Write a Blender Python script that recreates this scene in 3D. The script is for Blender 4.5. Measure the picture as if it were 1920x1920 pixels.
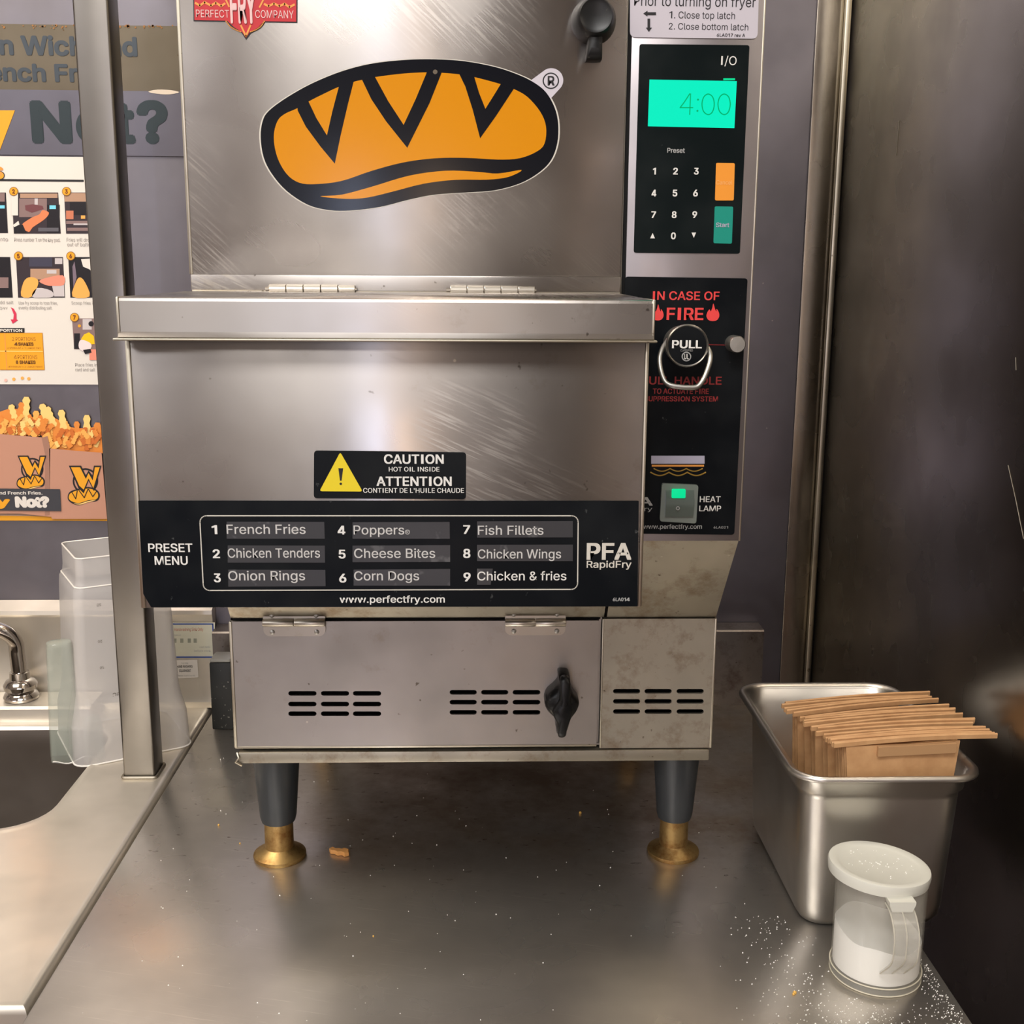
import bpy, bmesh, math, random
from mathutils import Vector, Matrix
random.seed(7)
sc = bpy.context.scene
for o in list(bpy.data.objects): bpy.data.objects.remove(o)
ZO = 0.90                       # height of the worktops above the floor; builders below measure z from the worktop

# ------------------------------------------------------------------ camera
F, TH, PS, RO = 2138.0, .2021, .0309, -.0062
cy_, sy_ = math.cos(PS), math.sin(PS)
fwd0, r0, d0 = Vector((sy_, cy_, 0)), Vector((cy_, -sy_, 0)), Vector((0, 0, -1))
fwd = fwd0*math.cos(TH) + d0*math.sin(TH); dn = d0*math.cos(TH) - fwd0*math.sin(TH)
CR = r0*math.cos(RO) + dn*math.sin(RO); CD = dn*math.cos(RO) - r0*math.sin(RO)
CAMZ = .57
cam = bpy.data.cameras.new('camera'); camo = bpy.data.objects.new('camera', cam); sc.collection.objects.link(camo)
m = Matrix.Identity(4)
for i in range(3):
    m[i][0] = CR[i]; m[i][1] = -CD[i]; m[i][2] = -fwd[i]
m[2][3] = CAMZ + ZO
camo.matrix_world = m
cam.sensor_width = 36; cam.lens = 36*F/1920; cam.clip_start = .02
sc.camera = camo
# ------------------------------------------------------------------ light
sc.view_settings.view_transform = 'Standard'; sc.view_settings.look = 'None'
sc.view_settings.exposure = -0.20; sc.view_settings.gamma = 1.0; sc.view_settings.use_curve_mapping = False
w = bpy.data.worlds.new('world'); sc.world = w; w.use_nodes = True
w.node_tree.nodes['Background'].inputs[0].default_value = (.9, .85, .8, 1)
w.node_tree.nodes['Background'].inputs[1].default_value = .02
def area(name, loc, rot, sx, sy, power, col):
    l = bpy.data.lights.new(name, 'AREA'); l.shape = 'RECTANGLE'; l.size = sx; l.size_y = sy; l.energy = power; l.color = col
    o = bpy.data.objects.new(name, l); sc.collection.objects.link(o)
    o.location = (loc[0], loc[1], loc[2]+ZO); o.rotation_euler = rot
    o['label'] = 'rectangular lamp light'; o['category'] = 'light'
    return o
WARM = (1.0, .89, .74); NEUT = (1.0, .98, .955); COOL = (.96, .96, 1.0)
area('ceiling_lamp', (-1.10, .75, 1.70), (0, 0, 0), .9, .5, 28, WARM)
area('ceiling_lamp', (-.25, -.25, 1.70), (0, 0, 0), .9, .5, 34, NEUT)
area('ceiling_lamp', (-.9, -1.9, 1.70), (0, 0, 0), 1.2, .6, 36, NEUT)
area('ceiling_lamp', (-2.0, -1.2, 1.70), (0, 0, 0), 1.0, .6, 30, COOL)
area('ceiling_lamp', (.15, 1.15, 1.70), (0, 0, 0), .5, .2, 13, WARM)
area('streak_lamp', (-.50, -2.9, .20), (math.radians(90), 0, 0), .08, 1.6, 9, (.66, .74, 1.0))  # unseen strip behind the camera, stretched tall for the bluish streak on the steel
area('streak_lamp', (-.17, -2.9, .20), (math.radians(90), 0, 0), .05, 1.6, 6, (1.0, .70, .46))  # unseen strip like the one above, for the orange streak

# ------------------------------------------------------------------ pixel helper (photo point -> point on a real plane)
def ray(x, y):
    return CR*((x-960)/F) + CD*((y-960)/F) + fwd
def atY(x, y, Y):
    d = ray(x, y); t = Y/d.y; return Vector((d.x*t, Y, CAMZ + d.z*t))
def atZ(x, y, z):
    d = ray(x, y); t = (z-CAMZ)/d.z; return Vector((d.x*t, d.y*t, z))

# ------------------------------------------------------------------ materials
MATS = {}
def nt(name):
    m = bpy.data.materials.new(name); m.use_nodes = True
    return m, m.node_tree.nodes, m.node_tree.links, m.node_tree.nodes['Principled BSDF']
def lin(c):
    return tuple((v/12.92 if v <= .04045 else ((v+.055)/1.055)**2.4) for v in [q/255 for q in c]) + (1,)
def plain(name, col, rough=.5, metal=0, spec=.5, emit=0, alpha=1, trans=0, ior=1.45, coat=0):
    if name in MATS: return MATS[name]
    m, n, l, p = nt(name)
    c = lin(col)
    p.inputs['Base Color'].default_value = c; p.inputs['Roughness'].default_value = rough
    p.inputs['Metallic'].default_value = metal; p.inputs['Specular IOR Level'].default_value = spec
    p.inputs['IOR'].default_value = ior; p.inputs['Transmission Weight'].default_value = trans
    p.inputs['Alpha'].default_value = alpha; p.inputs['Coat Weight'].default_value = coat
    if emit:
        p.inputs['Emission Color'].default_value = c; p.inputs['Emission Strength'].default_value = emit
    MATS[name] = m
    return m
def mixc(n, l, fac, a, b, mode='MIX'):
    x = n.new('ShaderNodeMix'); x.data_type = 'RGBA'; x.blend_type = mode
    for s, v in ((0, fac), (6, a), (7, b)):
        if hasattr(v, 'is_output'): l.new(v, x.inputs[s])
        else: x.inputs[s].default_value = v
    return x.outputs[2]
def ramp(n, l, src, a, b, va=0, vb=1):
    r = n.new('ShaderNodeMapRange'); r.inputs[1].default_value = a; r.inputs[2].default_value = b
    r.inputs[3].default_value = va; r.inputs[4].default_value = vb; r.clamp = True
    l.new(src, r.inputs[0]); return r.outputs[0]
def math_(n, l, op, a, b=0.0):
    r = n.new('ShaderNodeMath'); r.operation = op
    for i, v in enumerate((a, b)):
        if hasattr(v, 'is_output'): l.new(v, r.inputs[i])
        else: r.inputs[i].default_value = v
    return r.outputs[0]
def coords(n, l, scale=(1, 1, 1), rot=(0, 0, 0)):
    g = n.new('ShaderNodeNewGeometry'); mp = n.new('ShaderNodeMapping')
    mp.inputs['Scale'].default_value = scale; mp.inputs['Rotation'].default_value = rot
    src = g.outputs['Position']
    if any(rot):
        mr = n.new('ShaderNodeMapping'); mr.inputs['Rotation'].default_value = rot; mp.inputs['Rotation'].default_value = (0, 0, 0)
        l.new(src, mr.inputs[0]); src = mr.outputs[0]
    l.new(src, mp.inputs[0]); return mp.outputs[0]
def noise(n, l, vec, scale, detail=3, rough=.55):
    t = n.new('ShaderNodeTexNoise'); t.inputs['Scale'].default_value = scale
    t.inputs['Detail'].default_value = detail; t.inputs['Roughness'].default_value = rough
    l.new(vec, t.inputs['Vector']); return t.outputs['Fac']
def steel(name, col=(172, 166, 160), rough=.30, grain=(2, 2, 260), aniso=.6, tang='Z', smudge=.12, stain=None, stain_amt=0, stain_scale=14,
          speck=0, scratch=0, bump=.006, col2=None, grain_amt=.018, metal=1.0):
    if name in MATS: return MATS[name]
    m, n, l, p = nt(name)
    base = lin(col)
    big = noise(n, l, coords(n, l), 9, 3, .5)
    mid = noise(n, l, coords(n, l, (1, 1, 1)), 30, 1, .5)
    c = mixc(n, l, ramp(n, l, big, .35, .7), base, lin(col2 or tuple(int(v*.88) for v in col)))
    if stain and stain_amt > 0:
        s1 = noise(n, l, coords(n, l), stain_scale, 6, .72)
        c = mixc(n, l, ramp(n, l, s1, .62-.2*stain_amt, .78-.1*stain_amt, 0, min(1, .35+.5*stain_amt)), c, lin(stain))
        s2 = noise(n, l, coords(n, l), 130, 2, .6)
        c = mixc(n, l, ramp(n, l, s2, .73-.05*stain_amt, .78, 0, .7), c, lin(tuple(int(v*.6) for v in stain)))
    if speck:
        v = n.new('ShaderNodeTexVoronoi'); v.inputs['Scale'].default_value = 70; l.new(coords(n, l), v.inputs['Vector'])
        sp = ramp(n, l, v.outputs['Distance'], .05, .09, 1, 0)
        sc3 = n.new('ShaderNodeSeparateColor'); l.new(v.outputs['Color'], sc3.inputs[0]); gate = ramp(n, l, sc3.outputs[0], .945, .95)
        f = math_(n, l, 'MULTIPLY', sp, gate); f = math_(n, l, 'MULTIPLY', f, speck)
        c = mixc(n, l, f, c, lin((214, 206, 190)))
    r = ramp(n, l, big, .3, .75, rough-smudge*.5, rough+smudge)
    r = math_(n, l, 'ADD', r, ramp(n, l, mid, .3, .8, 0, smudge*.4))
    if scratch:
        for ang, sc_ in ((scratch, 1.0),):
            s = noise(n, l, coords(n, l, (9, 3, 190), (0, ang, 0)), 3.2, 3, .6)
            patch = noise(n, l, coords(n, l), 7, 2, .5)
            f = math_(n, l, 'MULTIPLY', ramp(n, l, s, .50, .68), ramp(n, l, patch, .52, .72))
            c = mixc(n, l, math_(n, l, 'MULTIPLY', f, .22), c, lin((225, 218, 205)))
            r = math_(n, l, 'ADD', r, math_(n, l, 'MULTIPLY', f, .25))
    l.new(c, p.inputs['Base Color']); l.new(r, p.inputs['Roughness'])
    p.inputs['Metallic'].default_value = metal
    if aniso:
        p.inputs['Anisotropic'].default_value = aniso; p.inputs['Anisotropic Rotation'].default_value = .25
        t = n.new('ShaderNodeTangent'); t.direction_type = 'RADIAL'; t.axis = tang
        l.new(t.outputs[0], p.inputs['Tangent'])
    if bump:
        b = n.new('ShaderNodeBump'); b.inputs['Strength'].default_value = bump*4; b.inputs['Distance'].default_value = .0006
        hsum = math_(n, l, 'MULTIPLY', noise(n, l, coords(n, l), 5, 1, .4), 60*bump)
        l.new(hsum, b.inputs['Height']); l.new(b.outputs[0], p.inputs['Normal'])
    MATS[name] = m
    return m
def dusty(name, col, rough, dust=(200, 195, 185), scale=110, amt=.5, thr=.66, spec=.5):
    if name in MATS: return MATS[name]
    m, n, l, p = nt(name)
    s = noise(n, l, coords(n, l), scale, 3, .6); b = noise(n, l, coords(n, l), 14, 3, .6)
    c = mixc(n, l, ramp(n, l, s, thr, thr+.06, 0, amt), lin(col), lin(dust))
    c = mixc(n, l, ramp(n, l, b, .45, .8, 0, .04), c, lin(dust))
    l.new(c, p.inputs['Base Color']); l.new(ramp(n, l, b, .3, .7, rough-.06, rough+.12), p.inputs['Roughness'])
    p.inputs['Specular IOR Level'].default_value = spec
    MATS[name] = m; return m

M_door = steel('brushed_steel_upper', (168, 162, 157), .28, (1.5, 1.5, 300), .88, scratch=math.radians(-42), smudge=.10, stain=(120, 105, 84), stain_amt=.0)
M_hood = steel('brushed_steel_hood', (168, 162, 157), .28, (1.5, 1.5, 300), .88, scratch=math.radians(-24), smudge=.12, stain=(112, 98, 80), stain_amt=.15, stain_scale=18, speck=.6)
M_lower = steel('brushed_steel_lower', (176, 170, 164), .33, (300, 1.5, 1.5), .3, smudge=.12, stain=(124, 104, 74), stain_amt=.12, stain_scale=16, speck=.8)
M_grimy = steel('greasy_steel', (184, 177, 162), .44, (2, 2, 120), .2, smudge=.12, stain=(112, 84, 50), stain_amt=.62, stain_scale=26, speck=.5)
M_edge = steel('bare_steel_edge', (205, 198, 180), .32, (2, 2, 100), .0, smudge=.1, stain=(130, 105, 60), stain_amt=.2)
M_col = steel('lilac_grey_steel', (176, 170, 172), .38, (1.5, 1.5, 300), .3, smudge=.06)
M_wall = steel('dull_wall_steel', (128, 124, 131), .34, (1.5, 1.5, 200), .5, smudge=.14, speck=.5)
M_wallr = steel('dark_wall_steel', (150, 142, 130), .24, (2, 2, 260), .65, smudge=.08, speck=.35, bump=.001, grain_amt=.01)
M_post = steel('post_steel', (136, 131, 125), .30, (2, 2, 200), .3, smudge=.08, speck=.5)
M_bench = steel('worktop_steel', (212, 206, 198), .27, (60, 2, 2), 0, metal=.91, smudge=.08, stain=(120, 84, 40), stain_amt=.0, stain_scale=10, speck=.35, scratch=.0, tang='Z')
M_sink = steel('sink_steel', (232, 224, 211), .33, (2, 60, 2), 0, smudge=.10, bump=.02, metal=.76)
M_basin = steel('basin_steel', (150, 142, 134), .33, (2, 60, 2), .2, smudge=.08)
M_pan = steel('pan_steel', (204, 199, 192), .33, (2, 2, 2), .0, smudge=.12, bump=.01, grain_amt=.01)
M_chrome = plain('chrome', (190, 184, 178), .10, 1)
M_hinge = steel('hinge_steel', (205, 198, 186), .28, (200, 2, 2), 0, smudge=.1, stain=(140, 120, 80), stain_amt=.2)
M_brass = steel('greasy_brass', (196, 164, 108), .40, (2, 2, 60), 0, smudge=.15, stain=(120, 74, 32), stain_amt=.8, stain_scale=60)
M_black = dusty('black_plastic', (12, 14, 16), .32, amt=.10, spec=.35)
M_upst = steel('upstand_steel', (140, 132, 126), .46, (2, 2, 120), 0, smudge=.1, stain=(80, 58, 44), stain_amt=.6, stain_scale=40)
M_legp = dusty('charcoal_leg', (48, 52, 56), .34, amt=.2, thr=.7)
M_label = dusty('black_label', (8, 12, 16), .34, (130, 132, 130), 160, .25, .72, spec=.11)
M_keylab = dusty('black_green_label', (12, 20, 21), .34, (110, 114, 110), 160, .25, .73, spec=.11)
M_dark = plain('dark_recess', (6, 6, 6), .8)
M_white = plain('white_print', (222, 220, 214), .45)
M_grey = plain('grey_print', (168, 168, 166), .45)
M_strip = dusty('grey_strip', (46, 46, 49), .35, (120, 120, 120), 60, .3, .6)
M_logo_k = plain('logo_black', (6, 9, 18), .14, spec=.35)
M_logo_y = plain('logo_yellow', (208, 134, 10), .16, spec=.3)
M_cream = plain('cream_edge', (205, 200, 188), .4)
M_red = plain('badge_red', (190, 28, 38), .3)
M_redp = plain('fire_red', (228, 66, 64), .5)
M_redd = plain('dim_red', (150, 40, 40), .5)
M_gold = plain('badge_gold', (226, 150, 66), .4)
M_lav = plain('lavender_print', (176, 172, 190), .5)
M_taglab = plain('silver_label', (196, 190, 198), .42)
M_ink = plain('black_ink', (24, 22, 26), .5)
M_yel = plain('warning_yellow', (224, 200, 22), .4)
def glow(name, col, e):
    m, n, l, p = nt(name); p.inputs['Base Color'].default_value = (0, .01, .008, 1); p.inputs['Emission Color'].default_value = lin(col)
    p.inputs['Emission Strength'].default_value = e; p.inputs['Roughness'].default_value = .4; p.inputs['Specular IOR Level'].default_value = .1; return m
M_lcd = glow('lcd_glow', (0, 255, 206), 1.0)
M_lcdt = glow('lcd_digits', (0, 186, 110), 1.0)
M_org = plain('orange_key', (236, 150, 48), .4)
M_teal = plain('teal_key', (10, 140, 122), .4)
M_led = glow('green_led', (10, 240, 160), 1.0)
M_clearsw = plain('smoked_clear_plastic', (150, 158, 150), .18, alpha=1, trans=.35, ior=1.4)
M_alu = plain('aluminium', (172, 170, 164), .42, 1)
M_poster = plain('poster_paper', (222, 216, 209), .35)
M_orangep = plain('poster_orange', (230, 160, 34), .4)
M_shade = plain('shade_black', (3, 3, 3), .9)  # flat black that paints the shade in slots and gaps

# ------------------------------------------------------------------ mesh helpers
W = {}
def finish(name, bm, mats, parent=None, smooth=True, ang=35, origin=None):
    me = bpy.data.meshes.new(name); bmesh.ops.recalc_face_normals(bm, faces=bm.faces); bm.to_mesh(me); bm.free()
    return link(name, me, mats, parent, smooth, ang)
def link(name, me, mats, parent=None, smooth=True, ang=35):
    if not isinstance(mats, (list, tuple)): mats = [mats]
    for mt in mats: me.materials.append(mt)
    if smooth:
        me.polygons.foreach_set('use_smooth', [True]*len(me.polygons)); me.set_sharp_from_angle(angle=math.radians(ang))
    o = bpy.data.objects.new(name, me); sc.collection.objects.link(o)
    if parent is None:
        xs = [v.co for v in me.vertices]
        b = Vector(((min(v.x for v in xs)+max(v.x for v in xs))/2, (min(v.y for v in xs)+max(v.y for v in xs))/2, min(v.z for v in xs)))
        me.transform(Matrix.Translation(-b)); o.location = b; W[o.name] = b
    else:
        o.parent = parent; o.location = -W[parent.name]; W[o.name] = Vector((0, 0, 0))
    return o
def thing(name, label, cat, loc, group=None):
    o = bpy.data.objects.new(name, None); sc.collection.objects.link(o); o.empty_display_size = .05
    o.location = loc; W[o.name] = Vector(loc); o['label'] = label; o['category'] = cat
    if group: o['group'] = group
    return o
def tag(o, label, cat, group=None, kind=None):
    o['label'] = label; o['category'] = cat
    if group: o['group'] = group
    if kind: o['kind'] = kind
    return o
def struct(o): o['kind'] = 'structure'; return o
def merge(bm, other, mi=None):
    if mi is not None:
        for f in other.faces: f.material_index = mi
    me = bpy.data.meshes.new('t'); other.to_mesh(me); other.free(); bm.from_mesh(me); bpy.data.meshes.remove(me)
def box(bm, x0, x1, y0, y1, z0, z1, bev=0, mi=None, seg=2):
    b = bmesh.new(); bmesh.ops.create_cube(b, size=1)
    for v in b.verts:
        v.co = Vector((x0+(v.co.x+.5)*(x1-x0), y0+(v.co.y+.5)*(y1-y0), z0+(v.co.z+.5)*(z1-z0)))
    if bev: bmesh.ops.bevel(b, geom=b.edges[:], offset=bev, segments=seg, profile=.5, affect='EDGES')
    merge(bm, b, mi)
def Box(name, x0, x1, y0, y1, z0, z1, mat, parent=None, bev=0, **k):
    bm = bmesh.new(); box(bm, x0, x1, y0, y1, z0, z1, bev); return finish(name, bm, mat, parent, **k)
def prism(bm, pts, yf, yb, mi=0):
    """pts: (x,z) outline; front at yf, back at yb"""
    a = [bm.verts.new((p[0], yf, p[1])) for p in pts]; b = [bm.verts.new((p[0], yb, p[1])) for p in pts]
    fs = [bm.faces.new(a), bm.faces.new(b[::-1])]
    for i in range(len(pts)):
        j = (i+1) % len(pts); fs.append(bm.faces.new((a[i], b[i], b[j], a[j])))
    for f in fs: f.material_index = mi
def lathe(bm, prof, c, n=40, mi=0, T=None, cap=True):
    rows = []
    for r, z in prof:
        rows.append([bm.verts.new((r*math.cos(2*math.pi*i/n), r*math.sin(2*math.pi*i/n), z)) for i in range(n)])
    new = [v for q in rows for v in q]
    for a, b in zip(rows, rows[1:]):
        for i in range(n):
            f = bm.faces.new((a[i], a[(i+1) % n], b[(i+1) % n], b[i])); f.material_index = mi
    if cap:
        for q, rr in ((rows[0], prof[0][0]), (rows[-1], prof[-1][0])):
            if rr > 1e-5: bm.faces.new(q).material_index = mi
    for v in new: v.co = (T @ v.co if T else v.co) + Vector(c)
def loft(bm, rings, cap=(True, True), mi=0, closed=True):
    rows = [[bm.verts.new(p) for p in r] for r in rings]; n = len(rows[0])
    for a, b in zip(rows, rows[1:]):
        for i in range(n if closed else n-1):
            bm.faces.new((a[i], a[(i+1) % n], b[(i+1) % n], b[i])).material_index = mi
    if cap[0]: bm.faces.new(rows[0]).material_index = mi
    if cap[1]: bm.faces.new(rows[-1]).material_index = mi
def tube(bm, pts, r, n=12, mi=0, closed=False):
    pts = [Vector(p) for p in pts]; rings = []; up = Vector((.13, .29, .95)).normalized()
    N = len(pts)
    for i, p in enumerate(pts):
        a = pts[(i-1) % N] if (closed or i) else p; b = pts[(i+1) % N] if (closed or i < N-1) else p
        t = (b-a).normalized(); s = t.cross(up)
        if s.length < 1e-4: s = t.cross(Vector((1, 0, 0)))
        s.normalize(); up = s.cross(t).normalized()
        rr = r(i/(N-1)) if callable(r) else r
        rings.append([p + s*rr*math.cos(2*math.pi*k/n) + up*rr*math.sin(2*math.pi*k/n) for k in range(n)])
    if closed: rings.append(rings[0]); loft(bm, rings, (False, False), mi); bmesh.ops.remove_doubles(bm, verts=bm.verts, dist=1e-6)
    else: loft(bm, rings, (True, True), mi)
def rr(cx, cy, hx, hy, r, n=5):
    out = []
    for sx, sy, a0 in ((1, 1, 0), (-1, 1, 90), (-1, -1, 180), (1, -1, 270)):
        for k in range(n+1):
            a = math.radians(a0+90*k/n); out.append((cx+sx*(hx-r)+r*math.cos(a), cy+sy*(hy-r)+r*math.sin(a)))
    return out
def spline(pts, n=6, closed=True):
    P = [Vector(p) for p in pts]; N = len(P); out = []
    for i in range(N if closed else N-1):
        p0, p1, p2, p3 = (P[(i-1) % N], P[i], P[(i+1) % N], P[(i+2) % N]) if closed else (P[max(i-1, 0)], P[i], P[i+1], P[min(i+2, N-1)])
        for k in range(n):
            t = k/n; out.append(.5*((2*p1)+(p2-p0)*t+(2*p0-5*p1+4*p2-p3)*t*t+(3*p1-p0-3*p2+p3)*t**3))
    if not closed: out.append(P[-1])
    return out
def curve2d(outlines, thick, y, name='c'):
    """filled outline with holes in the XZ plane, front at y, thickness thick"""
    cu = bpy.data.curves.new(name, 'CURVE'); cu.dimensions = '2D'; cu.fill_mode = 'BOTH'; cu.extrude = thick/2
    for pts in outlines:
        s = cu.splines.new('POLY'); s.points.add(len(pts)-1); s.use_cyclic_u = True
        for q, p in zip(s.points, pts): q.co = (p[0], p[1], 0, 1)
    o = bpy.data.objects.new(name, cu); me = bpy.data.meshes.new_from_object(o)
    bpy.data.objects.remove(o); bpy.data.curves.remove(cu)
    me.transform(Matrix.Translation((0, y+thick/2, 0)) @ Matrix.Rotation(math.radians(90), 4, 'X'))
    me.materials.clear(); return me
_tc = {}
SANS = None
try:
    import os
    _fp = os.path.join(bpy.utils.resource_path('LOCAL'), 'datafiles', 'fonts', 'Inter.woff2')
    if os.path.exists(_fp): SANS = bpy.data.fonts.load(_fp)
except Exception: SANS = None
def text_mesh(s, bold=0.0):
    if s in _tc: return _tc[s]
    cu = bpy.data.curves.new('t', 'FONT'); cu.body = s; cu.size = 1; cu.resolution_u = 4
    if SANS: cu.font = SANS
    o = bpy.data.objects.new('t', cu); me = bpy.data.meshes.new_from_object(o)
    vs = [(v.co.x, v.co.y) for v in me.vertices]; fs = [tuple(p.vertices) for p in me.polygons]
    bpy.data.objects.remove(o); bpy.data.curves.remove(cu); bpy.data.meshes.remove(me)
    _tc[s] = (vs, fs); return _tc[s]
_raw = text_mesh
_fx = {}
def text_mesh(s, bold=0.0):
    """same text with a plain I and a plain 1 (no slab feet)"""
    if not SANS or not any(c in 'I14' for c in s): return _raw(s)
    if s in _fx: return _fx[s]
    h = max(v[1] for v in _raw('H')[0]); V, Fc = [], []
    for k, ch in enumerate(s):
        if ch == ' ': continue
        vs, fs = _raw(ch)
        if not vs: continue
        dx = max(v[0] for v in _raw(s[:k+1])[0]) - max(v[0] for v in vs)
        if ch in 'I14':
            a = min(v[0] for v in vs); b = max(v[0] for v in vs); c = (a+b)/2
            if ch == '4':
                vs = [(.10, 0), (.20, 0), (.20, h), (.10, h), (-.25, .16*h), (.10, .16*h), (.10, .29*h), (-.25, .29*h), (.20, .16*h), (.29, .16*h), (.29, .29*h), (.20, .29*h), (-.25, .29*h), (-.12, .29*h), (.10, .78*h), (.10, h), (.06, h)]
                vs = [(c+x_, y_) for x_, y_ in vs]; fs = [(0, 1, 2, 3), (4, 5, 6, 7), (8, 9, 10, 11), (12, 13, 14, 15, 16)]
            elif ch == 'I': vs = [(c-.05, 0), (c+.05, 0), (c+.05, h), (c-.05, h)]
            else: vs = [(c+.10, 0), (c+.10, h), (c+.03, h), (c-.15, h*.84), (c-.15, h*.72), (c+.005, h*.84), (c+.005, 0)]
            if ch != '4': fs = [tuple(range(len(vs)))]
        o = len(V); V += [(v[0]+dx, v[1]) for v in vs]; Fc += [tuple(i+o for i in f) for f in fs]
    _fx[s] = (V, Fc); return _fx[s]
CAPH = {}
def cap_h(bold):
    if bold not in CAPH:
        vs, _ = text_mesh('H', bold); CAPH[bold] = (min(v[1] for v in vs), max(v[1] for v in vs))
    return CAPH[bold]
class Print:
    """flat print gathered on one upright plane; coordinates are photo points projected to that plane"""
    def __init__(s, Y, step=.00012):
        s.bm = bmesh.new(); s.Y = Y; s.mats = []; s.step = step; s.off = 0
    def mi(s, m):
        if m not in s.mats: s.mats.append(m)
        return s.mats.index(m)
    def y(s, lev): return s.Y - s.step*(lev+s.off)
    def poly(s, pts, m, lev=1):
        vs = [s.bm.verts.new(atY(p[0], p[1], s.Y)) for p in pts]
        for v in vs: v.co.y = s.y(lev)
        f = s.bm.faces.new(vs); f.material_index = s.mi(m); f.normal_update()
        if f.normal.y > 0: f.normal_flip()
    def rect(s, x0, y0, x1, y1, m, lev=1): s.poly([(x0, y0), (x1, y0), (x1, y1), (x0, y1)], m, lev)
    def disc(s, cx, cy, r, m, lev=1, n=28): s.poly([(cx+r*math.cos(2*math.pi*i/n), cy+r*math.sin(2*math.pi*i/n)) for i in range(n)], m, lev)
    def line(s, pts, wd, m, lev=1, closed=False):
        n = len(pts); P = [Vector(p) for p in pts]
        for i in range(n if closed else n-1):
            a, b = P[i], P[(i+1) % n]; t = (b-a)
            if t.length < 1e-6: continue
            t.normalize(); q = Vector((-t.y, t.x))*wd/2; e = t*wd*.25
            s.poly([a+q-e, b+q+e, b-q+e, a-q-e], m, lev)
    def text(s, st, x0, x1, top, base, m, lev=2, bold=0.012, flip=False):
        vs, fs = text_mesh(st, bold)
        if not vs: return
        a = min(v[0] for v in vs); b = max(v[0] for v in vs); c0, c1 = cap_h(bold)
        ym = (top+base)/2; xm = (x0+x1)/2
        X0 = atY(x0, ym, s.Y).x; X1 = atY(x1, ym, s.Y).x; Z1 = atY(xm, top, s.Y).z; Z0 = atY(xm, base, s.Y).z
        offs = [(0, 0)] if bold < .004 else [(q_*math.cos(k_*math.pi/5), q_*math.sin(k_*math.pi/5)) for q_, k_ in [(1.05, k) for k in range(10)] + [(.5, 1), (.5, 4.3), (.5, 7.6)]] if bold > .028 else [(-1, -.7), (1, -.7), (-1, .7), (1, .7)]
        for oi, (ox, oy) in enumerate(offs):
            nv = []
            for v in vs:
                u = (v[0]+ox*bold-a+bold)/(b-a+2*bold); q = (v[1]+oy*bold-c0+.7*bold)/(c1-c0+1.4*bold)
                nv.append(s.bm.verts.new((X0+(X1-X0)*u, s.y(lev)-.000025*oi, Z0+(Z1-Z0)*q)))
            for f in fs:
                try: g = s.bm.faces.new([nv[i] for i in f])
                except ValueError: continue
                g.material_index = s.mi(m); g.normal_update()
                if g.normal.y > 0: g.normal_flip()
    def done(s, name, parent=None):
        me = bpy.data.meshes.new(name); s.bm.to_mesh(me); s.bm.free()
        o = link(name, me, s.mats, parent, smooth=False)
        if 'lettering' in name or 'legends' in name or 'content' in name or 'spots' in name: o['kind'] = 'stuff'
        return o

# ================================================================== THE ROOM
XR, YB = .462, 1.50
Hc = 1.75
struct(Box('floor', -3.0, 3.2, -3.2, 3, -.95, -.90, plain('floor_tile', (92, 66, 52), .5)))
struct(Box('ceiling', -3.0, 3.2, -3.2, 3, Hc, Hc+.05, plain('ceiling_tile', (232, 228, 220), .8)))
M_room = plain('room_paint', (220, 214, 211), .7)
struct(Box('wall_left', -3.05, -3.0, -3.2, 3, -.9, Hc, M_room))
struct(Box('wall_front', -3.0, 3.2, -3.25, -3.2, -.9, Hc, M_room))
struct(Box('wall_back', -3.0, XR, YB, YB+.04, -.9, Hc, M_wall))
struct(Box('wall_right', XR, XR+.04, -.2, YB, -.9, Hc, M_wallr, bev=.001))
def atX(x, y, X):
    d = ray(x, y); t = X/d.x; return Vector((X, d.y*t, CAMZ+d.z*t))
wr_ = bpy.data.objects['wall_right']
for a_, b_ in (((1890, 872), (1905, 940)), ((1905, 940), (1919, 1010)), ((1904, 670), (1905, 694)), ((1686, 225), (1680, 292))):
    bm = bmesh.new(); tube(bm, [atX(*a_, XR-.0001), atX(*b_, XR-.0001)], .00022, 5); finish('scratch_mark', bm, plain('bright_scratch', (140, 132, 118), .4), wr_)
struct(Box('trim_1', .4205, .460, YB-.004, YB-.0005, -.05, Hc-.01, M_wallr, bev=.001))
struct(Box('trim_2', .4535, .4612, YB-.013, YB-.0042, -.05, Hc-.01, M_edge, bev=.002))

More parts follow.
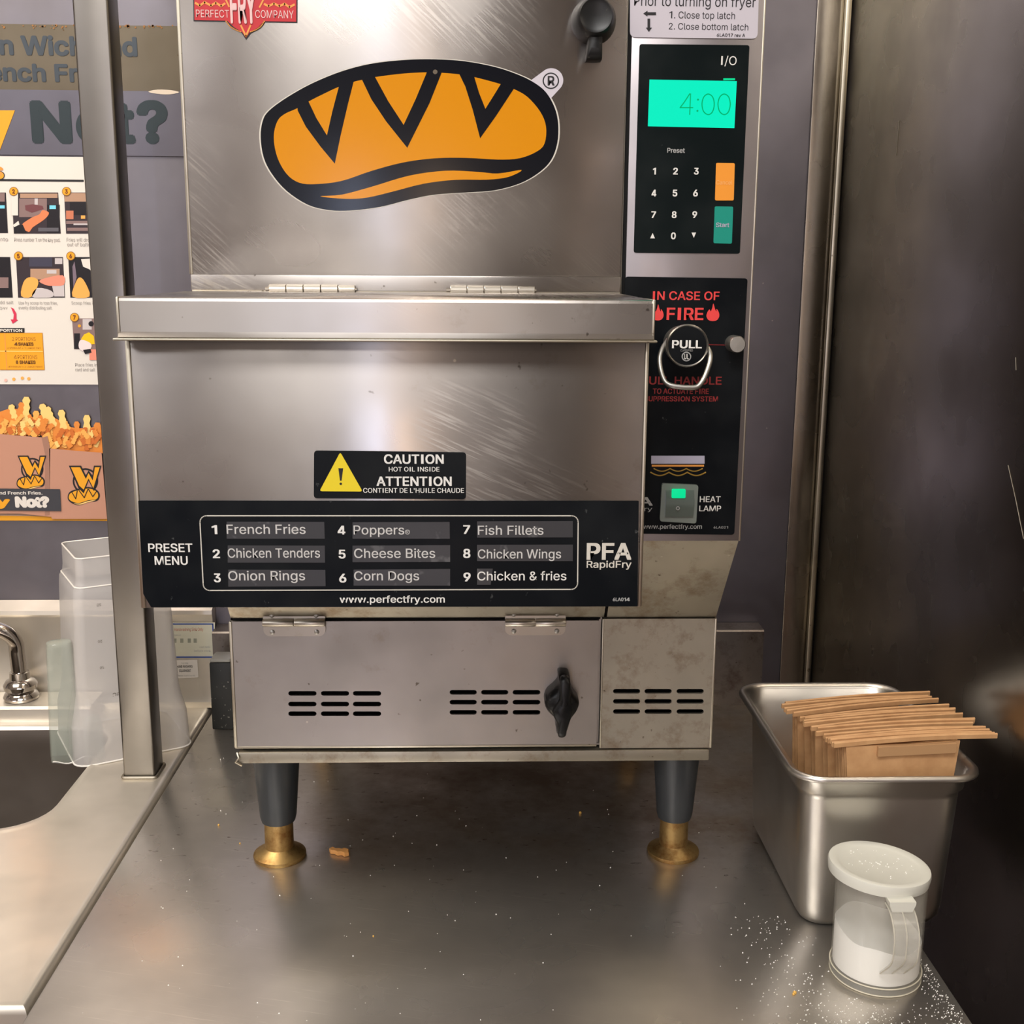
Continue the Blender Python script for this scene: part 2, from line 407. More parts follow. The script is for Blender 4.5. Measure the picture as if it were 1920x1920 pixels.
# ================================================================== WORKTOP
XL, XRt, YF = -.3543, .388, .62
wt = thing('worktop', 'stainless steel worktop carrying the fryer, stained under it', 'worktop', (.017, 1.05, -.9))
def bench_mat():
    m = M_bench
    n = m.node_tree.nodes; l = m.node_tree.links; p = n['Principled BSDF']
    src = p.inputs['Base Color'].links[0].from_socket
    g = n.new('ShaderNodeNewGeometry'); sx = n.new('ShaderNodeSeparateXYZ'); l.new(g.outputs['Position'], sx.inputs[0])
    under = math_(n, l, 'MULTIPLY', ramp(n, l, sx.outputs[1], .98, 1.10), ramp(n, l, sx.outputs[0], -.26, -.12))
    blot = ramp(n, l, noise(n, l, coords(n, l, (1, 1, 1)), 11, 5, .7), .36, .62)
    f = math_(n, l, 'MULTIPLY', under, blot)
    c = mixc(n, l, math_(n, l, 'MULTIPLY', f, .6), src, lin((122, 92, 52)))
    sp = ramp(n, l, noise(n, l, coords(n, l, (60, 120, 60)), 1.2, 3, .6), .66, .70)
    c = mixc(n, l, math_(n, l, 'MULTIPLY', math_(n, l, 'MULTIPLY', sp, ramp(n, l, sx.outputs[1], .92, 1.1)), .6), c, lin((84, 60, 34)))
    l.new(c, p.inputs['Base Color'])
    # fine scratches in the front half
    rs = p.inputs['Roughness'].links[0].from_socket
    s = noise(n, l, coords(n, l, (6, 260, 1), (0, 0, math.radians(14))), 2.2, 3, .7)
    fs = math_(n, l, 'MULTIPLY', ramp(n, l, s, .60, .68), ramp(n, l, noise(n, l, coords(n, l), 5, 2), .42, .6))
    c2 = mixc(n, l, math_(n, l, 'MULTIPLY', fs, .35), c, lin((235, 230, 220))); l.new(c2, p.inputs['Base Color'])
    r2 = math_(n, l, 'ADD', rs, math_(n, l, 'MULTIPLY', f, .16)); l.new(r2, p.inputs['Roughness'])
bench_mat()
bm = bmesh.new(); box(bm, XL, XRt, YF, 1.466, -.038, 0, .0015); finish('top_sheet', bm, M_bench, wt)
bm = bmesh.new()
pr = [(1.4655, -.03), (1.4655, .1045), (1.4672, .1065), (1.4985, .1075), (1.4985, -.03)]
loft(bm, [[(x, y, z) for y, z in pr] for x in (XL+.001, XRt-.001)]); o = finish('backsplash', bm, M_upst, wt); o['label'] = 'spotted upstand along the back edge'
for x in (XL+.05, XRt-.05):
    for y in (YF+.06, 1.40):
        bm = bmesh.new(); lathe(bm, [(.019, -.9), (.019, -.038)], (x, y, 0), 20); finish('leg', bm, M_post, wt)
Box('lower_shelf', XL+.03, XRt-.03, YF+.05, 1.42, -.62, -.60, M_basin, wt)

# ================================================================== SINK COUNTER
sk = thing('sink_counter', 'pale stainless sink counter left of the worktop with rounded basin corner', 'sink', (-.85, 1.15, -.9))
sx1 = -.3672; sxL = -1.7; syf, syb = .829, 1.478
bxr, bxl, byf, byb = -.463, -1.12, 1.120, 1.398
bm = bmesh.new()
hole = rr((bxr+bxl)/2, (byf+byb)/2, (bxr-bxl)/2, (byb-byf)/2, .055, 8)
cxh, cyh = (bxr+bxl)/2, (byf+byb)/2
me = curve2d([[(sxL, syf), (sx1, syf), (sx1, 1.475), (sxL, 1.475)], rr(cxh, cyh, (bxr-bxl)/2+.014, (byb-byf)/2+.014, .069, 8)], 0, 0)
me.transform(Matrix.Rotation(math.radians(-90), 4, 'X')); bm.from_mesh(me)
def grow(d): return rr(cxh, cyh, (bxr-bxl)/2+d, (byb-byf)/2+d, .055+d, 8)
rings = [[(x, y, 0) for x, y in grow(.014)], [(x, y, .0012) for x, y in grow(.010)], [(x, y, .0022) for x, y in grow(.006)], [(x, y, .0012) for x, y in grow(.002)], [(x, y, -.003) for x, y in grow(0)]]
loft(bm, rings, (False, False))
# bull-nose right and front edges
R = .008; rows = []
path = [((sxL, syf), (0, -1)), ((sx1, syf), (1, -1)), ((sx1, 1.475), (1, 0))]
for k in range(7):
    a = math.pi/2*k/6; rows.append([(p[0]+o_[0]*R*math.sin(a), p[1]+o_[1]*R*math.sin(a), -R+R*math.cos(a)) for p, o_ in path])
rows.append([(p[0]+o_[0]*R, p[1]+o_[1]*R, -.045) for p, o_ in path]); loft(bm, rows, (False, False), closed=False)
bmesh.ops.remove_doubles(bm, verts=bm.verts, dist=1e-5)
finish('deck', bm, M_sink, sk)
bm = bmesh.new(); rk = []
for d, z, rad in ((0, -.003, .055), (-.003, -.02, .055), (-.008, -.17, .05), (-.02, -.195, .045), (-.05, -.203, .03)):
    rk.append([(x, y, z) for x, y in rr(cxh, cyh, (bxr-bxl)/2+d, (byb-byf)/2+d, rad, 8)])
loft(bm, rk, (False, True)); finish('basin', bm, M_basin, sk)
bm = bmesh.new()
pr = [(1.4655, 0), (1.476, .004), (1.4795, .014), (1.480, .122), (1.4775, .127), (1.4785, .1325), (1.4985, .142), (1.4985, 0)]
loft(bm, [[(x, y, z) for y, z in pr] for x in (sxL, sx1+.012)]); finish('backsplash', bm, M_sink, sk)
bm = bmesh.new()
pr = [(1.418, 0), (1.420, .0165), (1.424, .0195), (1.474, .0205), (1.474, 0)]
loft(bm, [[(x, y, z) for y, z in pr] for x in (-1.15, -.505)]); finish('faucet_ledge', bm, M_sink, sk)
Box('front_apron', sxL, sx1+.006, syf-.0065, syf-.002, -.10, -.04, M_sink, sk)
for x in (sxL+.06, sx1-.05):
    for y in (syf+.06, 1.42):
        bm = bmesh.new(); lathe(bm, [(.019, -.9), (.019, -.01)], (x, y, 0), 20); finish('leg', bm, M_post, sk)
# faucet
fc = thing('faucet', 'chrome gooseneck faucet on the ledge behind the basin', 'faucet', (-.605, 1.452, .0205))
bm = bmesh.new()
lathe(bm, [(.0, .0205), (.0215, .0205), (.0225, .024), (.020, .029), (.0165, .031), (.0205, .034), (.0215, .040), (.018, .0455), (.013, .048), (.0122, .057), (.0095, .058)], (-.605, 1.452, 0), 32)
finish('base_nut', bm, M_chrome, fc)
bm = bmesh.new()
pp = [(-.605, 1.452, .055), (-.606, 1.452, .085)] + [(-.640+.034*math.cos(a), 1.452-.01*math.sin(a), .095+.026*math.sin(a)) for a in [math.radians(d) for d in range(0, 95, 10)]] + [(-.70, 1.435, .120), (-.75, 1.41, .112), (-.768, 1.40, .095)]
tube(bm, pp, .0098, 16); finish('spout', bm, M_chrome, fc)

# notices stuck on the upstand
P = Print(1.4793)
P.rect(316, 1167, 403, 1234, plain('notice_glass', (206, 204, 186), .3), 1)
P.line([(321, 1170), (399, 1170), (401, 1232), (325, 1232)], 2.4, plain('notice_blue', (40, 70, 150), .4), 2, True)
P.text('Handwashing Sink Only', 327, 381, 1177, 1183, plain('notice_red', (190, 110, 96), .5), 2, .0)
P.text('Employees must', 323, 339, 1189, 1192, M_grey, 2, 0)
for i, x in enumerate((325, 338, 352, 363)): P.rect(x, 1197, x+6, 1205, plain('notice_mark', (150, 152, 138), .5), 2)
P.text('wash hands', 374, 394, 1211, 1215, M_grey, 2, 0); P.text('before work', 364, 395, 1218, 1222, M_grey, 2, 0)
tag(P.done('sink_notice'), 'blue-bordered notice stuck on the upstand behind the post', 'notice')
P = Print(1.4793)
P.poly([(327, 1238), (370, 1237), (372, 1270), (330, 1272)], M_poster, 1)
P.text('THIS SINK', 340, 353, 1242, 1245, M_grey, 2, 0); P.text('HAND WASHING', 332, 361, 1247, 1252, M_ink, 2, .01)
P.text('EQUIPMENT', 336, 358, 1255, 1260, M_ink, 2, .01); P.text('Please wash hands', 332, 366, 1265, 1268, M_grey, 2, 0)
tag(P.done('sink_label'), 'small white printed label under the blue-bordered notice', 'label')

# ================================================================== STEEL POST
pst = thing('steel_post', 'square stainless post welded to the sink counter edge', 'post', (-.392, 1.26, 0))
bm = bmesh.new(); box(bm, -.4095, -.3735, 1.2445, 1.2805, .0, Hc, .0025, seg=3); finish('tube', bm, M_post, pst)
bm = bmesh.new(); tube(bm, [(x, y, .0015) for x, y in rr(-.3915, 1.2625, .0195, .0195, .003, 3)], .0018, 6, closed=True); o = finish('weld', bm, M_grimy, pst); o['label'] = 'brown-stained weld bead'

# ================================================================== WALL SIGNS
Yw = 1.4985
hs = thing('header_sign', 'grey metallic header sign, its reflection painted as two bands, with dark lettering, top left of the wall', 'sign', (-.47, 1.499, .71))
def up(p, Y=Yw): return atY(p[0], p[1], Y)
a, b = up((0, 45)).z, up((0, 168)).z; c = up((200, 292)).z
M_sgt = steel('sign_top_reflection', (112, 103, 89), .42, (2, 2, 60), 0, smudge=.1, speck=.9, stain=(140, 96, 40), stain_amt=.05)  # brownish reflection painted as the band's own colour, plus rust stains
M_sgl = steel('sign_low_steel', (116, 113, 122), .36, (2, 2, 60), 0, smudge=.1, speck=.4)
Box('upper_reflection_panel', -.86, -.205, Yw-.001, Yw+.001, b, a, M_sgt, hs)
Box('lower_panel', -.86, -.215, Yw-.001, Yw+.001, c, b, M_sgl, hs)
P = Print(Yw-.0012)
M_let = plain('sign_letters_glare', (72, 78, 84), .35, .6); M_letd = plain('sign_letters_dark', (54, 63, 67), .35, .5)  # upper letters paler, glare painted into their colour
P.text('on Wich and', -32, 257, 68, 104, M_let, 2, .03); P.text('French Fries.', -68, 222, 120, 153, M_let, 2, .03)
P.text('N', 58, 134, 190, 268, M_letd, 2, .036); P.text('o', 142, 205, 190, 268, M_letd, 2, .036); P.text('t', 212, 253, 190, 268, M_letd, 2, .036); P.text('?', 257, 315, 190, 268, M_letd, 2, .036)
P.poly([(-30, 207), (28, 207), (0, 281), (-34, 281)], M_orangep, 2)
P.done('lettering', hs)
P = Print(Yw-.0014); rs = random.Random(3)
for i in range(60):
    x = rs.uniform(0, 335); y = 47+abs(rs.gauss(0, 3)); P.disc(x, y, rs.uniform(.8, 2.6), plain('rust_spot', (150, 104, 56), .6), 1, 7)
P.poly(spline([(278, 172), (295, 168), (320, 169), (336, 173), (318, 177), (295, 176)], 3), plain('pale_streak', (214, 200, 184), .5), 1)  # pale streak where the two bands meet
P.done('rust_spots', hs)

# instruction poster
ip = thing('instruction_poster', 'white step-by-step cooking poster on the wall behind the post', 'poster', (-.60, 1.499, .43))
P0, P1 = up((0, 293)), up((183, 721)); xr_ = up((196, 721)).x
Box('sheet', -.90, xr_, Yw-.0008, Yw+.001, P1.z, P0.z, M_poster, ip)
P = Print(Yw-.001)
K = plain('photo_dark', (52, 42, 48), .35); K2 = plain('photo_mauve', (134, 110, 108), .35); K3 = plain('photo_black', (24, 20, 26), .35)
SK = plain('photo_skin', (220, 128, 84), .35); SK2 = plain('photo_pink', (226, 140, 118), .35); CY = plain('photo_screen', (120, 208, 232), .35); TN = plain('photo_tan', (176, 140, 116), .35)
FRY = plain('photo_fries', (236, 170, 84), .35); SIL = plain('photo_silver', (196, 188, 190), .35); RD = plain('arrow_red', (206, 48, 80), .4); TX = plain('poster_text', (150, 144, 140), .5)
P.line([(-60, 337), (156, 339)], 4, M_ink, 1)
P.text('S', -22, 7, 312, 332, M_gold, 2, .05); P.disc(1, 329, 8, M_ink, 3, 18); P.disc(1, 329, 6.5, M_orangep, 4, 18)
def photo(x0, y0, x1, y1, x2, y2, x3, y3, m=K): P.poly([(x0, y0), (x1, y1), (x2, y2), (x3, y3)], m, 1)
photo(-60, 361, 11, 361, 15, 437, -56, 437, K3); P.rect(-60, 362, 9, 378, K2, 2); P.rect(-4, 385, 9, 391, CY, 3)
photo(22, 361, 109, 361, 114, 438, 26, 438, K)
P.rect(36, 372, 88, 407, K2, 2); P.rect(38, 363, 108, 371, TN, 2); P.rect(88, 384, 112, 437, K3, 2); P.rect(93, 385, 105, 392, CY, 3)
P.rect(65, 372, 71, 384, SIL, 3); P.poly([(47, 385), (62, 383), (80, 386), (82, 392), (60, 399), (48, 394)], plain('photo_maroon', (110, 62, 66), .4), 3)
P.poly(spline([(40, 423), (60, 408), (74, 402), (80, 394), (92, 399), (84, 411), (62, 426), (54, 435)], 3), SK, 4)
P.poly([(26, 426), (43, 421), (50, 437), (27, 437)], K3, 5); P.poly([(25, 422), (35, 414), (37, 421), (27, 426)], M_poster, 6); P.rect(72, 427, 110, 434, plain('photo_grey', (90, 88, 96), .4), 4)
P.rect(22, 361, 34, 404, M_poster, 4)
photo(120, 361, 180, 361, 184, 438, 124, 438, K); P.rect(121, 362, 172, 378, TN, 2); P.rect(131, 379, 172, 403, K3, 2); P.rect(124, 395, 138, 411, plain('photo_copper', (196, 116, 86), .4), 3)
P.rect(152, 404, 160, 410, FRY, 4); P.rect(124, 414, 180, 420, K2, 2); P.rect(138, 419, 182, 422, SIL, 3); P.rect(126, 427, 182, 433, K2, 2)
photo(-60, 481, 19, 482, 24, 558, -58, 558, K3); P.rect(-40, 520, 16, 540, K2, 2)
photo(30, 482, 118, 482, 122, 558, 34, 558, K); P.rect(55, 483, 98, 500, plain('photo_ink', (60, 58, 76), .4), 2); P.rect(103, 484, 117, 495, SIL, 2); P.rect(57, 504, 112, 524, TN, 2); P.rect(88, 506, 106, 513, SIL, 3)
P.poly(spline([(40, 555), (44, 530), (54, 520), (68, 522), (72, 532), (60, 556)], 3), FRY, 4); P.poly(spline([(60, 556), (70, 540), (96, 545), (100, 556), (80, 558)], 3), SIL, 4)
P.poly(spline([(74, 528), (84, 522), (118, 516), (120, 534), (100, 536), (88, 535)], 3), SK2, 5); P.poly([(98, 536), (120, 532), (121, 556), (102, 556)], SIL, 4)
photo(128, 482, 182, 482, 186, 558, 132, 558, K3); P.poly(spline([(136, 556), (142, 530), (150, 520), (160, 530), (168, 556)], 3), FRY, 3); P.poly([(152, 486), (180, 484), (182, 520), (168, 505), (156, 500)], M_poster, 3); P.poly([(140, 490), (144, 520), (138, 540), (136, 500)], plain('photo_slate', (120, 104, 118), .4), 4)
for x, y, t in ((26, 359, '2'), (125, 359, '3'), (35, 480, '5'), (133, 480, '6'), (140, 595, '7')):
    P.disc(x, y, 8.4, plain('disc_rim', (140, 92, 20), .5), 7, 20); P.disc(x, y, 7.2, M_orangep, 8, 20); P.text(t, x-2.5, x+2.5, y-4, y+4, plain('disc_ink', (120, 60, 20), .5), 9, .03)
P.text('Pour fries into', -50, 15, 445, 452, TX, 2, 0); P.text('Press number 1 on the key pad.', 27, 113, 446, 453, TX, 2, 0); P.text('Fries will drop', 125, 172, 446, 453, TX, 2, 0); P.text('out of bottom', 126, 176, 455, 462, TX, 2, 0)
P.text('add salt', -5, 25, 564, 570, TX, 2, 0); P.text('below', -18, 14, 574, 580, TX, 2, 0); P.text('Use fry scoop to toss fries,', 35, 108, 565, 571, TX, 2, 0); P.text('evenly distributing salt.', 35, 98, 574, 580, TX, 2, 0); P.text('Scoop fries into', 134, 184, 565, 571, TX, 2, 0)
P.poly([(20, 576), (26, 579), (31, 588), (31, 599), (34, 600), (24, 607), (20, 599), (25, 599), (26, 590), (23, 582)], RD, 2)
P.rect(-60, 615, 46, 624, M_ink, 3); P.text('SHAKES PER PORTION', -58, 42, 617, 622, M_poster, 4, .03)
P.poly([(-60, 624), (80, 624), (84, 694), (-60, 694)], plain('orange_rim', (196, 130, 40), .4), 2); P.poly([(-60, 625), (79, 625), (83, 692.5), (-60, 692.5)], M_orangep, 3)
P.line([(9, 625), (13, 692)], 2, M_gold, 4); P.line([(-60, 658), (80, 659)], 2, plain('pale_gold', (250, 200, 110), .4), 4)
BR = plain('box_text', (170, 104, 24), .5)
P.text('2 PORTIONS', 23, 67, 632, 639, BR, 4, 0); P.text('4 SHAKES', 27, 63, 642, 648, plain('box_bold', (110, 64, 16), .5), 4, .03); P.text('2 MEDIUM = 1 LARGE FRY', 14, 77, 651, 654, BR, 4, 0)
P.text('4 PORTIONS', 26, 70, 666, 673, BR, 4, 0); P.text('8 SHAKES', 30, 67, 676, 682, plain('box_bold', (110, 64, 16), .5), 4, .03); P.text('4 MEDIUM = 2 LARGE FRIES', 16, 80, 686, 689, BR, 4, 0)
for x, y in ((26, 711), (42, 709), (54, 710), (11, 713), (-4, 712)): P.disc(x, y, 3.2, FRY if x > 15 else plain('icon_pink', (226, 180, 168), .5), 2, 9)
photo(135, 597, 190, 597, 192, 655, 139, 655, K2); P.rect(139, 625, 150, 654, K3, 2); P.disc(149, 611, 3, M_orangep, 3, 9); P.rect(155, 598, 172, 618, SIL, 2); P.disc(171, 607, 5, K3, 4, 12)
P.poly([(152, 636), (158, 627), (167, 623), (176, 630), (178, 645), (166, 646)], plain('photo_yellow', (246, 190, 10), .4), 5); P.poly(spline([(148, 644), (153, 637), (168, 642), (172, 650), (164, 660), (150, 655)], 3), plain('photo_white', (230, 214, 214), .4), 6)
P.poly([(156, 656), (170, 654), (172, 661), (160, 664)], K3, 7); P.rect(168, 655, 188, 675, SK2, 5)
P.text('Place fries in bag', 141, 196, 681, 687, TX, 2, 0); P.text('card and salt', 141, 178, 690, 696, TX, 2, 0)
P.done('printed_content', ip)

# fries poster
fp = thing('fries_poster', 'poster of crinkle fries in brown bags, lower left of the wall', 'poster', (-.60, 1.499, .25))
P0, P1 = up((0, 741)), up((200, 976)); xr_ = up((214, 976)).x
P = Print(Yw-.001)
BAG = plain('photo_bag', (188, 138, 116), .4); BAGd = plain('photo_bag_side', (160, 118, 100), .4)
P.poly([(-60, 966), (-60, 975), (216, 977), (216, 972), (100, 966), (40, 960)], M_orangep, 2)
P.poly([(-60, 958), (40, 960), (100, 968), (-60, 966)], plain('table_grey', (170, 140, 124), .5), 3)
rs = random.Random(11)
tones = [plain('fry_pale', (243, 204, 124), .4), plain('fry_mid', (238, 172, 86), .4), plain('fry_deep', (222, 136, 58), .4), plain('fry_shade', (200, 108, 44), .4)]
def fry(x, y, L, ang, wd, m, lev):
    u = Vector((math.sin(ang), -math.cos(ang))); v = Vector((u.y, -u.x)); A = []; B = []
    N = 9
    for k in range(N):
        t = k/(N-1); q = Vector((x, y))+u*L*t; ww = wd*(.5+.09*(1 if k % 2 else -1))*(.75 if k in (0, N-1) else 1); A.append(q+v*ww); B.append(q-v*ww)
    P.poly(A+B[::-1], m, lev)
P.poly([(-60, 818), (-60, 775), (0, 772), (20, 765), (40, 768), (60, 782), (85, 776), (108, 786), (125, 800), (150, 803), (190, 800), (193, 850), (100, 842), (88, 815)], tones[2], 3)
# measured tall fries first, then filler
for (x, y, L, a, wd, ti) in ((48, 798, 54, 2, 13, 0), (32, 795, 38, -18, 11, 0), (36, 790, 36, 8, 10, 2), (66, 812, 42, 3, 11, 1), (90, 800, 44, -15, 12, 0), (103, 800, 40, -22, 11, 0), (122, 820, 52, -8, 12, 0), (130, 806, 24, -30, 9, 1), (163, 838, 60, 0, 12, 0), (147, 836, 46, -4, 10, 2), (180, 838, 46, 4, 12, 2), (12, 805, 36, -55, 10, 1), (0, 800, 30, -60, 10, 1), (22, 818, 30, -70, 10, 0)):
    fry(x, y, L, math.radians(a), wd, tones[ti], 4+.13*x % 1.6)
for i in range(110):
    x = rs.uniform(-40, 188); yb = 818 if x < 88 else 843; y = rs.uniform(yb-28, yb)+2; ti = rs.choice([0, 1, 1, 2, 2, 3])
    fry(x, y, rs.uniform(12, 24), rs.uniform(-.9, .9), rs.uniform(7, 10), tones[ti], 6+i*.2)
P.off = 20
P.poly([(-60, 814), (-60, 962), (40, 962), (97, 968), (95, 845), (90, 820), (60, 818), (0, 813)], BAG, 9)
P.poly([(80, 820), (91, 817), (96, 840), (95, 965), (86, 966), (86, 850)], BAGd, 10)
P.poly([(94, 840), (150, 845), (192, 848), (202, 968), (216, 972), (100, 972), (96, 965)], BAG, 10)
def wlogo(x0, y0, s):
    q = lambda pts: [(x0+u*s, y0+v*s) for u, v in pts]
    P.disc(x0+30*s, y0+27*s, 24*s, M_ink, 11, 28); P.disc(x0+30*s, y0+27*s, 20.5*s, BAG, 12, 28)
    P.poly(spline(q([(-3, 60), (0, 48), (14, 42), (36, 38), (52, 44), (57, 54), (52, 64), (36, 66), (18, 72), (4, 68)]), 4), M_ink, 13)
    P.poly(spline(q([(-1, 59), (2, 50), (15, 44.5), (36, 41), (50, 46), (54, 54), (50, 61), (35, 63), (18, 68), (5, 65)]), 4), M_orangep, 14)
    P.poly(spline(q([(8, 68.5), (20, 69), (34, 64.6), (50, 62.5), (35, 66.5), (20, 71)]), 3), tones[0], 15)
    P.poly(q([(-1, -2), (22, -2), (31, 16), (36, 7), (43, 16), (46, -2), (60, -2), (46, 46), (36, 26), (27, 50), (17, 40)]), M_ink, 15)
    P.poly(q([(3, 1), (20, 1), (31, 23), (36, 12), (44, 26), (48, 1), (57, 1), (45, 40), (36, 22), (27, 43), (19, 36)]), M_orangep, 16)
    for a in ([(5, 48), (12, 60), (15, 45)], [(18, 44), (28, 58), (35, 42)], [(36, 42), (44, 56), (51, 46)]): P.line(q(a), 1.6*s, M_ink, 17)
wlogo(36, 855, .88); wlogo(132, 874, 1.0)
P.poly([(-60, 914), (115, 916), (117, 957), (-60, 955)], plain('banner_slate', (60, 60, 66), .4), 20)
P.text('Golden Wich and French Fries.', -72, 82, 920, 926, M_poster, 21, .02); P.text('Fry', -46, 22, 931, 948, M_orangep, 21, .05); P.text('Not?', 31, 95, 930, 950, M_poster, 21, .06)
P.done('printed_content', fp)
M_fpb = plain('poster_clear_grey', (112, 106, 102), .4)
Box('sheet', -.90, xr_, Yw-.0008, Yw+.001, P1.z, up((0, 970)).z, M_orangep, fp)

# ================================================================== BLACK BLOCK beside fryer
bb = thing('rubber_block', 'black speckled block standing between the fryer and the sink counter', 'block', (-.325, 1.40, 0))
Box('body', -.3400, -.3130, 1.388, 1.422, .0005, .090, dusty('speckled_black', (14, 17, 17), .5, (196, 192, 180), 150, .7, .64), bb, bev=.0015)
bm = bmesh.new(); box(bm, -.3395, -.3135, 1.3885, 1.4215, .090, .0945, .002); finish('clear_cap', bm, plain('scuffed_clear', (170, 168, 160), .25, trans=.4), bb)

# ================================================================== FRYER
fr = thing('countertop_fryer', 'stainless countertop fryer with lit keypad, black preset menu panel and bread decal', 'fryer', (0, 1.2, 0))
BX0, BX1, SEAM = -.2245, .2187, .1128
YU = .925; YH = .755; YBk = 1.40
# lower cabinet shell (open front)
bm = bmesh.new()
box(bm, BX0, BX0+.002, 1.004, YBk, .1405, .2655); box(bm, BX1-.002, BX1, 1.004, YBk, .1405, .2655)
box(bm, BX0, BX1, 1.004, YBk, .1405, .1425); box(bm, BX0, BX1, 1.004, YBk, .2635, .2655); box(bm, BX0, BX1, YBk-.002, YBk, .1405, .2655)
box(bm, SEAM-.001, SEAM+.001, 1.006, 1.03, .1405, .2655)
finish('lower_cabinet', bm, M_lower, fr)
Box('slot_shade_sheet', BX0+.003, BX1-.003, 1.024, 1.03, .143, .263, M_shade, fr)  # black sheet standing in for the shade behind the vent slots
def slotpts(px0, px1, py, h=4.6, Y=1.0, n=5):
    a = atY(px0, py, Y); b = atY(px1, py, Y); r = h/F*1.03; out = []
    for k in range(n+1):
        t = math.radians(90+180*k/n); out.append((a.x+r+r*math.cos(t), a.z+r*math.sin(t)))
    for k in range(n+1):
        t = math.radians(-90+180*k/n); out.append((b.x-r+r*math.cos(t), b.z+r*math.sin(t)))
    return out
dx0, dx1 = BX0, SEAM-.0015
holes = [slotpts(x0, x1, y) for y in (1299, 1319, 1337) for x0, x1 in ((541, 594), (602, 655), (662, 715))]
holes += [slotpts(x0, x1, y) for y in (1297, 1315.5, 1334.5) for x0, x1 in ((843, 894), (902, 953), (961, 1013))]
me = curve2d([[(dx0, .1425), (dx1, .1425), (dx1, .2640), (dx0, .2640)]] + holes, .003, .9985)
ld = link('lower_door', me, M_lower, fr, smooth=False)
bm = bmesh.new(); box(bm, dx0-.0006, dx0+.0022, .9975, 1.02, .1425, .2640, .0008); finish('door_edge', bm, M_edge, ld)
bm = bmesh.new(); box(bm, dx0, dx1, .9978, 1.006, .1415, .1436, .0006); finish('bottom_lip', bm, M_edge, ld)
sx0 = SEAM+.0015
holes = [slotpts(x0, x1, y) for y in (1295, 1314, 1333) for x0, x1 in ((1149, 1200), (1208, 1259), (1268, 1319))]
me = curve2d([[(sx0, .1395), (BX1, .1395), (BX1, .2655), (sx0, .2655)]] + holes, .003, .9985)
sp_ = link('side_panel', me, M_grimy, fr, smooth=False); sp_['label'] = 'greasy stained vented panel'
bm = bmesh.new(); box(bm, BX1-.001, BX1+.0008, .998, 1.03, .1395, .2655, .0005); finish('panel_edge', bm, M_edge, sp_); bm = bmesh.new(); box(bm, sx0-.0002, sx0+.0013, .9978, 1.01, .1395, .2655, .0005); finish('panel_edge', bm, M_edge, sp_)
# knob on lower door
def wing(bm, outline, yb, yf, dome):
    pts = spline(outline, 4); c = Vector((sum(p.x for p in pts)/len(pts), sum(p.y for p in pts)/len(pts)))
    rings = []
    for k, (s, y) in enumerate(((1.0, yb), (1.0, yf+.3*(yb-yf)), (.93, yf+.1*(yb-yf)), (.80, yf), (.45, yf-dome))):
        rings.append([((c+(p-c)*s).x, y, (c+(p-c)*s).y) for p in pts])
    loft(bm, rings)
def pxl(pts, Y): return [Vector((atY(x, y, Y).x, atY(x, y, Y).z)) for x, y in pts]
kn = bmesh.new()
Yk = .985
wing(kn, pxl([(1047, 1263), (1056, 1261), (1067, 1264), (1069, 1280), (1074, 1296), (1085, 1312), (1082, 1328), (1070, 1345), (1066, 1358), (1060, 1372), (1045, 1374), (1042, 1360), (1040, 1345), (1026, 1330), (1021, 1316), (1026, 1300), (1040, 1287), (1047, 1277)], Yk), .9985, .976, .003)
wing(kn, pxl([(1049, 1265), (1066, 1265), (1068, 1300), (1072, 1325), (1062, 1355), (1058, 1371), (1045, 1371), (1044, 1350), (1034, 1325), (1047, 1300)], Yk), .979, .970, .001)
finish('latch_knob', kn, M_black, ld, ang=50)
def butt_hinge(x0, x1, ytop, ymid, ybot, Y, name='hinge', par=None):
    bm = bmesh.new(); a, b = atY(x0, ytop, Y), atY(x1, ybot, Y); zm = atY(x0, ymid, Y).z; r = .0036
    cx = (a.x+b.x)/2; hx = (b.x-a.x)/2
    me_pts = [(x, z) for x, z in rr(cx, (a.z+b.z)/2, hx, (a.z-b.z)/2, .006, 4)]
    prism(bm, me_pts, Y-.0014, Y)
    T = Matrix.Rotation(math.radians(90), 3, 'Y')
    for s0, s1 in ((a.x, cx-.0003), (cx+.0003, b.x)):
        lathe(bm, [(.0001, s0), (r*.9, s0), (r, s0+.0006), (r, s1-.0006), (r*.9, s1), (.0001, s1)], (0, Y-.003, zm), 16, T=T)
    h = finish(name, bm, M_hinge, par)
    TR = Matrix.Rotation(math.radians(90), 3, 'X')
    for xx in (a.x+.008, b.x-.008):
        for zz in (a.z-.0035, b.z+.004):
            bm = bmesh.new(); lathe(bm, [(.0024, 0), (.0022, .0008), (.0012, .0014), (.0001, .0015)], (xx, Y-.0013, zz), 12, T=TR); finish('rivet', bm, M_alu, h)
butt_hinge(493, 611, 1146, 1166, 1192, .9970, par=fr)
butt_hinge(947, 1060, 1144, 1166, 1190, .9970, par=fr)
